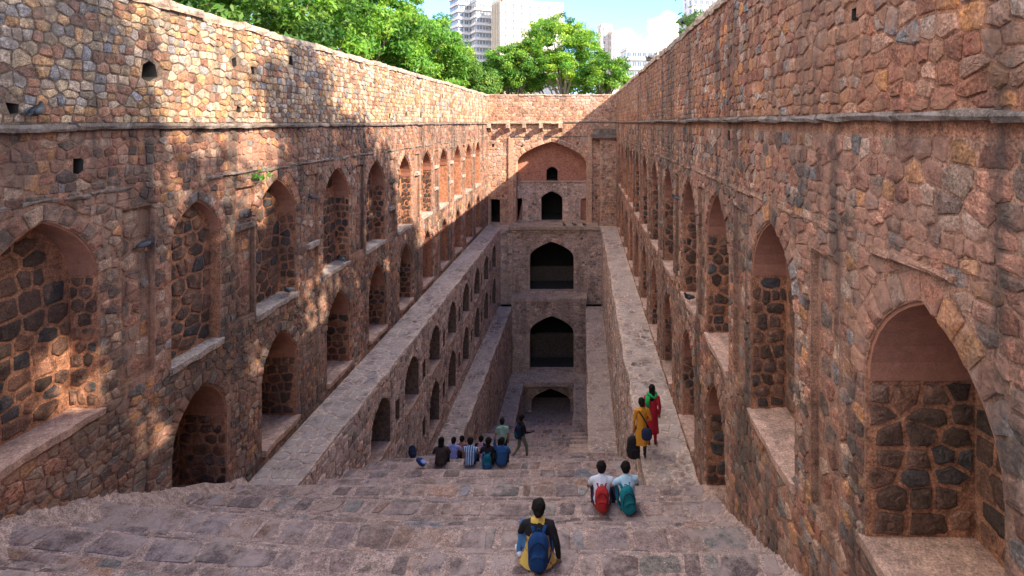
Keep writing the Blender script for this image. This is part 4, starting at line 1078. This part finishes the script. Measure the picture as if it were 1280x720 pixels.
def person(label, loc, rot, J, look, scale=1.0, voxel=.017, sleeves='short', hair='short', group=None, wide=1.0, sq=None):
    sq = sq or ((1.13, 1.0) if J['pelvis'].z < .4 else (1.0, 1.0))
    root = thing("person", loc, label, "person", group); root.rotation_euler = (0, 0, rot); root.scale = (scale * sq[0], scale, scale * sq[1])
    segs = []
    def seg(t, path, radii): segs.append((t, [Vector(p) for p in path], radii))
    w = wide
    seg('top', [J['pelvis'], J['waist'], J['chest'], J['sh']], [(.158 * w, .118 * w), (.138 * w, .10 * w), (.158 * w, .112 * w), (.125 * w, .085)])
    seg('sleeve', [J['shL'], J['sh'], J['shR']], [.058, .07, .058])
    seg('skin', [J['sh'], J['neck'], J['neck'].lerp(J['head'], .55)], [.06, .052, .05])
    hd = (J['head'] - J['neck']).normalized()
    for s in 'LR':
        e, wv = J['el' + s], J['wr' + s]
        seg('sleeve', [J['sh' + s], J['sh' + s].lerp(e, .55)], [.058, .05])
        seg('forearm_u' if sleeves == 'short' else 'sleeve', [J['sh' + s].lerp(e, .55), e], [.049, .043])
        seg('forearm', [e, wv], [.043, .03])
        seg('leg', [J['hip' + s], J['kn' + s]], [.086, .062]); seg('leg', [J['kn' + s], J['an' + s]], [.06, .042])
        an, to = J['an' + s], J['to' + s]
        seg('shoe', [an + (to - an) * -.25 + V(0, 0, -.03), to], [.042, .032])
    mb = MB(); mb.box(0, 0, 0, 0, 0, 0); mb = MB()
    for t, path, radii in segs: capsule(mb, path, radii, axis=(1, 0, 0) if t == 'top' else None)
    mb.ellipsoid(J['head'], (.077, .095, .118), 14, 10)
    fwd = V(0, 1, 0)
    mb.ellipsoid(J['head'] + V(0, .088, -.018), (.015, .02, .024), 8, 6)                     # nose
    mb.ellipsoid(J['head'] + V(0, .06, -.075), (.042, .035, .03), 8, 6)                       # chin
    for sx in (-1, 1): mb.ellipsoid(J['head'] + V(sx * .074, -.005, -.01), (.012, .024, .034), 8, 6)   # ears
    for s in 'LR':
        d = (J['wr' + s] - J['el' + s]).normalized(); mb.ellipsoid(J['wr' + s] + d * .045, (.034, .034, .05), 8, 6, rot=d.to_track_quat('Z', 'Y').to_matrix())
    me = remeshed(mb, voxel)
    # cloth folds
    from mathutils import noise as mn
    nrm = [(v.co.copy(), v.normal.copy()) for v in me.vertices]; out = []
    for q, nv in nrm:
        out.extend(q + nv * (.009 * mn.noise(q * 13) + .005 * mn.noise(V(q.x * 30, q.y * 30, q.z * 12))) if (q - J['head']).length > .17 else q)
    me.vertices.foreach_set("co", out); me.update()
    # which garment each face belongs to
    n = len(me.polygons); ctr = np.empty(n * 3); me.polygons.foreach_get("center", ctr); ctr = ctr.reshape(-1, 3)
    tags = ['skin', 'top', 'sleeve', 'forearm_u', 'forearm', 'leg', 'shoe']; best = np.full(n, 9.0); idx = np.zeros(n, int)
    def test(t, a, b, ra, rb):
        a, b = np.array(a), np.array(b); ab = b - a; L = (ab ** 2).sum() + 1e-9
        tt = np.clip(((ctr - a) @ ab) / L, 0, 1); d = np.linalg.norm(ctr - a - tt[:, None] * ab, axis=1) - (ra + (rb - ra) * tt)
        k = d < best; best[k] = d[k]; idx[k] = tags.index(t)
    for t, path, radii in segs:
        R = [sum(r) / 2 if isinstance(r, tuple) else r for r in radii]
        for i in range(len(path) - 1): test(t, path[i], path[i + 1], R[i], R[i + 1])
    test('skin', J['head'] - V(0, 0, .03), J['head'] + V(0, 0, .03), .095, .095)
    for s in 'LR':
        d = (J['wr' + s] - J['el' + s]).normalized(); test('skin', J['wr' + s] + d * .02, J['wr' + s] + d * .08, .036, .036)
    mats = {'skin': M_skin, 'top': look['top'], 'sleeve': look.get('sleeve', look['top']), 'forearm_u': look.get('sleeve', look['top']) if sleeves == 'long' else M_skin,
            'forearm': look.get('sleeve', look['top']) if sleeves == 'long' else M_skin, 'leg': look['leg'], 'shoe': look.get('shoe', C['brown'])}
    for t in tags: me.materials.append(mats[t])
    me.polygons.foreach_set("material_index", idx.astype(np.int32)); me.polygons.foreach_set("use_smooth", np.ones(n, bool))
    # fingers and thumb, rooted in the palms, joined to the body mesh
    fm = MB()
    for s, sx in (('L', -1), ('R', 1)):
        d = (J['wr' + s] - J['el' + s]).normalized(); palm = J['wr' + s] + d * .075
        side = d.cross(V(0, 0, 1)); side = side.normalized() if side.length > .2 else V(1, 0, 0); curl = side.cross(d).normalized() * -1
        for k, L in enumerate((.058, .068, .064, .05)):
            b0 = palm + side * ((k - 1.5) * .017); b1 = b0 + d * L * .5 + curl * .006; b2 = b1 + d * L * .42 + curl * .022
            fm.tube([b0 - d * .02, b0, b1, b2], [.009, .009, .008, .006], 6)
        b0 = palm - d * .045 + side * (-.03 * sx); fm.tube([b0, b0 + d * .03 + side * (-.02 * sx), b0 + d * .055 + side * (-.024 * sx) + curl * .012], [.011, .01, .007], 6)
    import bmesh
    bm = bmesh.new(); bm.from_mesh(me); nf = len(bm.faces); fme = fm.mesh("f", []); bm.from_mesh(fme); bm.faces.ensure_lookup_table()
    for f in bm.faces[nf:]: f.material_index = 0; f.smooth = True
    bm.to_mesh(me); bm.free(); bpy.data.meshes.remove(fme)
    body = bpy.data.objects.new("body", me); COL.objects.link(body); body.parent = root
    def child(mb, name, mat, parent=root, smooth=True, vox=None, it=3):
        if vox:
            m = remeshed(mb, vox, it); m.materials.append(mat); m.polygons.foreach_set("use_smooth", [True] * len(m.polygons))
        else: m = mb.mesh(name, mat, smooth=smooth)
        o = bpy.data.objects.new(name, m); COL.objects.link(o); o.parent = parent; return o
    H = J['head']; hm = MB()
    hm.ellipsoid(H + V(0, -.014, .024), (.089, .102, .112), 14, 10)
    hm.ellipsoid(H + V(0, -.036, -.04), (.074, .064, .066), 12, 8)
    rh = random.Random(int(abs(loc[0]) * 1000))
    for k in range(26):
        a = rh.uniform(0, 2 * pi); t = rh.uniform(-.5, .8); d = V(cos(a) * sqrt(1 - t * t), sin(a) * sqrt(1 - t * t), t)
        if d.y > .35 and d.z < .4: continue
        hm.ellipsoid(H + V(0, -.012, .024) + V(d.x * .076, d.y * .089, d.z * .096), (rh.uniform(.018, .028), rh.uniform(.018, .028), rh.uniform(.022, .034)), 7, 5)
    if hair == 'bun': hm.ellipsoid(H + V(0, -.10, -.03), (.05, .045, .05), 10, 8)
    if hair == 'pony': capsule(hm, [H + V(0, -.08, -.02), H + V(0, -.11, -.10), H + V(0, -.10, -.22)], [.045, .042, .02])
    if hair == 'long': capsule(hm, [H + V(0, -.04, 0), H + V(0, -.085, -.12), H + V(0, -.10, -.26)], [(.085, .06), (.085, .045), (.06, .03)], axis=(1, 0, 0))
    ho = child(hm, "hair", M_hair, vox=.009, it=2)
    for sx in (-1, 1):
        em = MB(); em.ellipsoid(H + V(sx * .031, .083, .012), (.013, .008, .009), 8, 6); child(em, "eye", M_eye)
    lm = MB(); lm.ellipsoid(H + V(0, .092, -.058), (.022, .007, .008), 8, 6); child(lm, "mouth", C['maroon'])
    root["_child"] = 0; del root["_child"]
    return root, child

def skirt(child, J, mat, z0, z1, r0, r1, center=(0, 0), name="kurta_skirt", rg=random.Random(4), split=True):
    mb = MB(); n = 28; m = 8; pts = []
    ph = rg.uniform(0, 6)
    for i in range(m + 1):
        t = i / m
        for k in range(n):
            a = 2 * pi * k / n; wv = 1 + .06 * t * sin(5 * a + ph) + .035 * t * sin(9 * a + 2 * ph)
            rx = r0[0] + (r1[0] - r0[0]) * t; ry = r0[1] + (r1[1] - r0[1]) * t
            pts.append((center[0] + rx * wv * cos(a), center[1] + ry * wv * sin(a), z0 + (z1 - z0) * t))
    mb.add(pts, [(i * n + k, (i + 1) * n + k, (i + 1) * n + (k + 1) % n, i * n + (k + 1) % n) for i in range(m) for k in range(n)])
    return child(mb, name, mat)

def rz(v, a): return Vector((v[0] * cos(a) - v[1] * sin(a), v[0] * sin(a) + v[1] * cos(a), v[2]))

def backpack(label, loc, rot, mat, mat2, scale=1.0, straps=True, tilt=0.0, lie=0.0, group="bags on the stairs"):
    r = thing("backpack", loc, label, "bag", group); r.rotation_euler = (tilt, lie, rot); r.scale = (scale,) * 3
    def ch(mb, name, m, smooth=True, parent=r, vox=None):
        if vox:
            me = remeshed(mb, vox, 3); me.materials.append(m); me.polygons.foreach_set("use_smooth", [True] * len(me.polygons))
            of = V(loc[0] * 7, 0, 0); pv = [(v.co.copy(), v.normal.copy()) for v in me.vertices]     # sag and creases of a soft bag
            me.vertices.foreach_set("co", [x for q, nv in pv for x in (q + nv * (.016 * mnoise(q * 7 + of) + .007 * mnoise(V(q.x * 26, q.y * 26, q.z * 11) + of)))]); me.update()
        else: me = mb.mesh(name, m, smooth=smooth)
        o = bpy.data.objects.new(name, me); COL.objects.link(o); o.parent = parent; return o
    mb = MB(); mb.ellipsoid((0, 0, .25), (.145, .085, .25), 20, 14, ex=.72); mb.ellipsoid((0, -.02, .16), (.14, .095, .16), 16, 12, ex=.75)
    main = ch(mb, "pack", mat, vox=.014)
    mb = MB(); mb.ellipsoid((0, -.092, .15), (.105, .038, .12), 16, 10, ex=.7); pk = ch(mb, "front_pocket", mat2, vox=.012)
    mb = MB(); mb.tube([(.118 * cos(a), -.098 + .012 * abs(sin(a)), .21 + .2 * sin(a)) for a in [pi * k / 14 for k in range(15)]], [.006] * 15, 5); ch(mb, "zip", C['black'])
    mb = MB(); mb.tube([(.03 * cos(a), .05, .485 + .028 * sin(a)) for a in [pi * k / 8 for k in range(9)]], [.008] * 9, 6); ch(mb, "top_handle", mat)
    mb = MB(); mb.tube([(.09 * cos(a), -.147 + .02 * abs(cos(a)), .20 + .05 * sin(a)) for a in [pi * k / 10 for k in range(11)]], [.005] * 11, 5); ch(mb, "pocket_zip", C['black'], parent=pk)
    if straps:
        for sx in (-1, 1):
            mb = MB(); mb.tube([(sx * .06, .06, .44), (sx * .085, .10, .505), (sx * .115, .19, .50), (sx * .135, .26, .40), (sx * .155, .25, .24), (sx * .15, .13, .10), (sx * .12, .06, .05)], [(.026, .008)] * 7, 8, axis=(1, 0, 0)); ch(mb, "shoulder_strap", mat2)
    return r

def on_stairs(px, py, lo=5.0, hi=30.0):
    best = None
    y = lo
    while y < hi:
        zz = stair_z(y); d = abs(VY - F * zz / y - py)
        if best is None or d < best[0]: best = (d, y)
        y += .02
    y = best[1]; return (px - VX) * y / F, y, stair_z(y)
def edge_seat(px, py, back=.16):
    """seat on the tread whose front part shows at this pixel: sit near the edge with the feet on lower steps"""
    x, y, zz = on_stairs(px, py)
    for T_ in SEATS:
        if abs(y - T_) < .9: y = T_
    for a, b, c in STEPS:
        if a <= y < b:
            y = b - back; zz = c; break
    return (px - VX) * y / F, y, zz + (lift((px - VX) * y / F, y)) + .02
def seat_pose(loc, feet=.5, **kw):
    """feet rest on whichever step lies under them"""
    J = pose(SIT, **kw)
    for s in 'LR':
        yy = loc[1] + J['an' + s].y + .05; zf = stair_z(yy) + .02 - loc[2]
        J['an' + s].z = zf + .085; J['to' + s].z = zf + .035; J['to' + s].y = J['an' + s].y + .14
        kz = max(.20, min(.34, .5 * (J['hip' + s].z + J['an' + s].z) + .26)); J['kn' + s].z = kz
    return J

# foreground woman with the blue backpack
L = edge_seat(672, 706); fw = L
J = seat_pose(L, elL=(-.235, .14, .36), wrL=(-.12, .36, .36), knL=(-.21, .30, .36), anL=(-.27, .05, -.1), shR=(.165, .05, .53), elR=(.25, -.02, .29), wrR=(.27, .02, .06), head=(.01, .09, .755))
J['knL'].z = .36; J['anL'] = V(-.25, .12, .075); J['toL'] = V(-.29, .25, .035)
p, ch = person("person sitting alone in the foreground in black top and yellow printed kurta, seen from behind", L, 0, J, dict(top=C['yellow_print'], sleeve=C['black'], leg=C['denim'], shoe=C['shoe_white']), .89, .012, 'long', 'bun', sq=(1.12, .96))
sk = MB(); n = 26; pts = []
for i in range(7):
    t = i / 6
    for k in range(n):
        a = 2 * pi * k / n; wv = 1 + .05 * t * sin(6 * a + 1)
        pts.append(((.150 + .085 * t ** 2) * wv * cos(a), (.115 + .06 * t ** 2) * wv * sin(a) + .02, .33 - .32 * t))
sk.add(pts, [(i * n + k, (i + 1) * n + k, (i + 1) * n + (k + 1) % n, i * n + (k + 1) % n) for i in range(6) for k in range(n)]); ch(sk, "kurta_skirt", C['yellow_print'])
vm = MB(); n = 22; pts = []
for i in range(5):
    t = i / 4
    for k in range(n):
        a = 2 * pi * k / n; q = min(1, .45 + t * 1.3); pts.append((.172 * cos(a) * q, .122 * sin(a) * q + .07 - .025 * t, .615 - .19 * t))
vm.add(pts, [(i * n + k, (i + 1) * n + k, (i + 1) * n + (k + 1) % n, i * n + (k + 1) % n) for i in range(4) for k in range(n)]); ch(vm, "shrug", C['black'])
backpack("blue backpack worn by the person in the foreground", (L[0] + .02, L[1] - .15, L[2] + .03), 0, C['deep_blue'], C['deep_blue'], .9, tilt=-.06)
# two boys with red and teal backpacks
L = edge_seat(752, 634)
p, ch = person("boy in white shirt sitting with a red backpack on, arm touching his friend", L, 0, seat_pose(L, elR=(.27, .12, .40), wrR=(.34, .20, .36)), dict(top=C['white'], leg=C['navy'], shoe=C['shoe_white']), .9, .015)
backpack("red backpack on the back of the sitting boy", (L[0] + .0, L[1] - .14, L[2] + .03), 0, C['red'], C['red'], .86, tilt=-.05)
L2 = edge_seat(784, 638)
p, ch = person("boy in pale blue shirt sitting with a teal backpack on", L2, .22, seat_pose(L2, elL=(-.28, .12, .42), wrL=(-.33, .16, .38)), dict(top=C['sky'], leg=C['navy'], shoe=C['black']), .9, .015)
backpack("teal backpack on the back of the sitting boy", (L2[0] + .03, L2[1] - .14, L2[2] + .0), .22, C['teal'], C['teal'], .94, tilt=-.05, lie=-.12)
# two women standing on the right terrace
yw = 12.95; xw = (802 - VX) * yw / F
Jw = pose(STAND, elR=(.25, -.02, 1.06), wrR=(.24, .17, .93), wrL=(-.215, .02, .80))
p, ch = person("woman in mustard yellow kurta standing on the right terrace with a dark shoulder bag", (xw, yw, Z1 + .015), .1, Jw, dict(top=C['mustard'], leg=C['black'], shoe=C['brown']), .87, .014, 'long', 'bun')
skirt(ch, Jw, C['mustard'], 1.06, .40, (.142, .108), (.20, .15))
b = thing("shoulder_bag", (xw + .10, yw - .20, Z1 + .69), "dark shoulder bag slung on the woman in yellow", "bag", "bags on the stairs")
mb = MB(); mb.ellipsoid((0, 0, 0), (.13, .07, .145), 16, 10, ex=.7); o = MB()
me = remeshed(mb, .014); me.materials.append(C['navy']); q = bpy.data.objects.new("bag_body", me); COL.objects.link(q); q.parent = b
o.tube([(.06, .06, .10), (-.02, .05, .26), (-.12, .06, .42), (-.2, .16, .50), (-.19, .26, .46)], [(.016, .006)] * 5, 6); q = bpy.data.objects.new("strap", o.mesh("strap", C['black'])); COL.objects.link(q); q.parent = b
backpack("large black bag held low by the woman in yellow, almost on the ground", (xw - .21, yw - .02, Z1 + .02), .25, C['black'], C['black'], 1.05, straps=False)
yr = 13.5; xr_ = (815 - VX) * yr / F
p, ch = person("woman in crimson kurta and green scarf standing behind the one in yellow", (xr_, yr, Z1 + .015), -.15, STAND, dict(top=C['crimson'], leg=C['crimson'], shoe=C['brown']), .9, .014, 'long', 'long')
skirt(ch, STAND, C['crimson'], 1.06, .34, (.142, .108), (.19, .15), rg=random.Random(9))
sm = MB(); sm.tube([(.115 * cos(a), .085 * sin(a) + .0, 1.37 + .035 * sin(a * 2)) for a in [2 * pi * k / 16 for k in range(17)]], [(.04, .05)] * 17, 8); sm.tube([(-.10, -.08, 1.36), (-.13, -.13, 1.22), (-.10, -.13, 1.08)], [(.07, .02), (.06, .02), (.05, .012)], 8, axis=(1, 0, 0)); ch(sm, "scarf", C['green'])
# the row of visitors sitting with their backs to us
G = "visitors sitting in a row on the stairs"
row = [(551, 583, "visitor in dark clothes with long hair, leftmost of the seated row", dict(top=C['brown'], leg=C['black']), 'long', 'long', {}),
       (566, 583.5, "visitor in lilac shirt, second from left in the seated row", dict(top=C['lilac'], leg=C['black']), 'short', 'bun', {}),
       (577, 581.5, "visitor in salmon shirt half hidden behind the striped one in the seated row", dict(top=C['salmon'], leg=C['black']), 'short', 'short', {}),
       (587, 584, "visitor in blue and white striped shirt in the seated row", dict(top=C['blue_stripe'], leg=C['navy']), 'short', 'short', {}),
       (600.5, 582, "visitor in red and white striped shirt in the seated row", dict(top=C['red_stripe'], leg=C['black'], sleeve=C['black']), 'long', 'short', {}),
       (610, 584.5, "visitor in black top with a teal bag behind, in the seated row", dict(top=C['black'], leg=C['black']), 'long', 'pony', {}),
       (627, 585, "visitor in blue shirt raising one arm, rightmost of the seated row", dict(top=C['blue'], leg=C['navy']), 'long', 'short', dict(elL=(-.21, .05, .70), wrL=(-.19, .0, .90)))]
for i, (px, py, lab, look, sl, hr, kw) in enumerate(row):
    L = edge_seat(px, py, .22); y = L[1]; L = ((px - VX) * y / F, y, L[2])
    person(lab, L, random.Random(i).uniform(-.12, .12), seat_pose(L, **kw), look, .88, .018, sl, hr, G)
Lr = L
L = edge_seat(608, 585, .22); backpack("teal backpack on the back of the person in black in the seated row", ((610.5 - VX) * L[1] / F, L[1] - .2, L[2]), .2, C['teal'], C['denim'], .85, tilt=-.05)
L = edge_seat(517, 582, .3); backpack("dark navy backpack lying left of the seated row", (L[0], L[1], L[2] + .08), .5, C['navy'], C['navy'], .9, straps=False, tilt=-1.0)
L = edge_seat(531, 583, .3); backpack("small bright blue bag lying beside the navy backpack", (L[0], L[1], L[2] + .06), 1.2, C['deep_blue'], C['lilac'], .62, straps=False, tilt=-1.1)
# two men going down
def stand_at(px, Y): return ((px - VX) * Y / F, Y, stair_z(Y) + .02)
L = stand_at(628, 18.6)
p, ch = person("man in mint green shirt standing just beyond the seated row", L, .1, pose(STAND, head=(-.01, .06, 1.50), elL=(-.24, .02, 1.08), wrL=(-.2, .2, 1.0)), dict(top=C['mint'], leg=C['black'], shoe=C['brown']), .97, .017, 'short', 'short')
L = stand_at(652, 20.2)
Jm = pose(STAND, knL=(-.09, -.06, .48), anL=(-.09, -.36, .17), toL=(-.1, -.24, .06), knR=(.09, .16, .48), anR=(.09, .16, .09), toR=(.1, .30, .04), elR=(.21, .05, 1.06), wrR=(.19, .26, .99))
p, ch = person("man in dark jacket walking down the stairs with a dark backpack", L, -.9, Jm, dict(top=C['black'], leg=C['olive'], shoe=C['grey']), 1.03, .017, 'long', 'short')
bl = rz((0, -.16, .85), -.9); backpack("dark backpack on the man walking down", (L[0] + bl[0], L[1] + bl[1], L[2] + bl[2]), -.9, C['navy'], C['teal'], .95)
ph = rz((.19, .36, 1.03), -.9); ph = (L[0] + ph[0], L[1] + ph[1], L[2] + ph[2])
mb = MB(); mb.box(ph[0] - .04, ph[0] + .04, ph[1] - .01, ph[1] + .01, ph[2] - .07, ph[2] + .07); 
o = mb.build("phone", C['black'], None, ph); tag(o, "black phone held out by the man walking down", "phone"); o.rotation_euler = (1.2, 0, -.9)

# ------------------------------------------------------------------ pigeons on the ledges
M_pig = plain_mat("pigeon_grey", (.075, .08, .09), .6, .3, 0, 60); M_pig2 = plain_mat("pigeon_dark", (.03, .032, .038), .5, .3, 0, 60); M_leg = plain_mat("pigeon_leg", (.4, .12, .1), .6, .1)
def pigeon(label, loc, rot, s=1.0):
    r = thing("pigeon", loc, label, "bird", "pigeons on the ledges"); r.rotation_euler = (0, 0, rot); r.scale = (s,) * 3
    mb = MB(); capsule(mb, [(0, -.10, .085), (0, -.02, .10), (0, .06, .125)], [.03, .058, .045]); capsule(mb, [(0, .06, .13), (0, .095, .175), (0, .105, .20)], [.036, .025, .024]); capsule(mb, [(0, .12, .203), (0, .15, .197)], [.008, .004])
    capsule(mb, [(0, -.08, .08), (0, -.19, .055)], [(.035, .015), (.025, .006)], axis=(1, 0, 0))
    me = remeshed(mb, .009, 3); me.materials.append(M_pig2); me.polygons.foreach_set("use_smooth", [True] * len(me.polygons)); o = bpy.data.objects.new("body", me); COL.objects.link(o); o.parent = r
    for sx in (-1, 1):
        mb = MB(); mb.ellipsoid((sx * .045, -.03, .105), (.018, .10, .042), 10, 8, rot=Matrix.Rotation(.18, 3, 'X')); o = bpy.data.objects.new("wing", mb.mesh("wing", M_pig, smooth=True)); COL.objects.link(o); o.parent = r
        mb = MB(); mb.tube([(sx * .02, 0, .06), (sx * .02, .005, .0)], [.006, .004], 5); mb.tube([(sx * .02, -.015, .004), (sx * .02, .035, .004)], [.004, .003], 5); o = bpy.data.objects.new("leg", mb.mesh("leg", M_leg)); COL.objects.link(o); o.parent = r
pm_ = [(BAYS[i] + BAYS[i + 1]) / 2 + .12 for i in range(len(BAYS) - 1)]
pigeon("pigeon on the nearest upper ledge of the left wall", (XL + .02, pm_[1] + .12, -2.17), -.6, 1.0)
pigeon("pigeon on the upper ledge left of the sun-dappled niche", (XL + .02, pm_[2] + .05, -2.17), -1.9, 1.0)
pigeon("pigeon on the left wall ledge right of the sun-dappled niche", (XL + .02, pm_[3], -2.17), 2.4, 1.0)
pigeon("pigeon on the sill of the sun-dappled niche", (XL + .0, 13.75, -4.36), 2.9, 1.2)
pigeon("pigeon on the cornice near the left edge", (XL + .06, 7.35, .03), .4, 1.2)
pigeon("pigeon on the sill of the fourth left wall niche", (XL - .05, 16.9, -4.36), .9, 1.2)
pigeon("pigeon on a far ledge of the right wall", (XR - .03, (BAYS[3] + BAYS[4]) / 2, -2.17), 1.2, 1.0)
pigeon("pigeon on the right wall sill between far niches", (XR - .02, 13.2, -4.36), 2.2, 1.2)
for k, px in enumerate((705, 718, 730)):
    pigeon(("leftmost", "middle", "rightmost")[k] + " of three pigeons on the balcony edge of the far tower", ((px - VX) * 40.9 / F, 40.9, -7.83), .5 + k, 1.5)
pigeon("large bird standing upright on top of the right wall", (XR + .05, 13.6, TOP_R + .1), -1.0, 2.2)
pigeon("first of two birds on top of the right wall near the far end", (XR + .05, 20.6, TOP_R + .1), -1.2, 1.6)
pigeon("second of two birds on top of the right wall near the far end", (XR + .05, 21.6, TOP_R + .1), .8, 1.5)
bpy.data.scenes.remove(TMP)
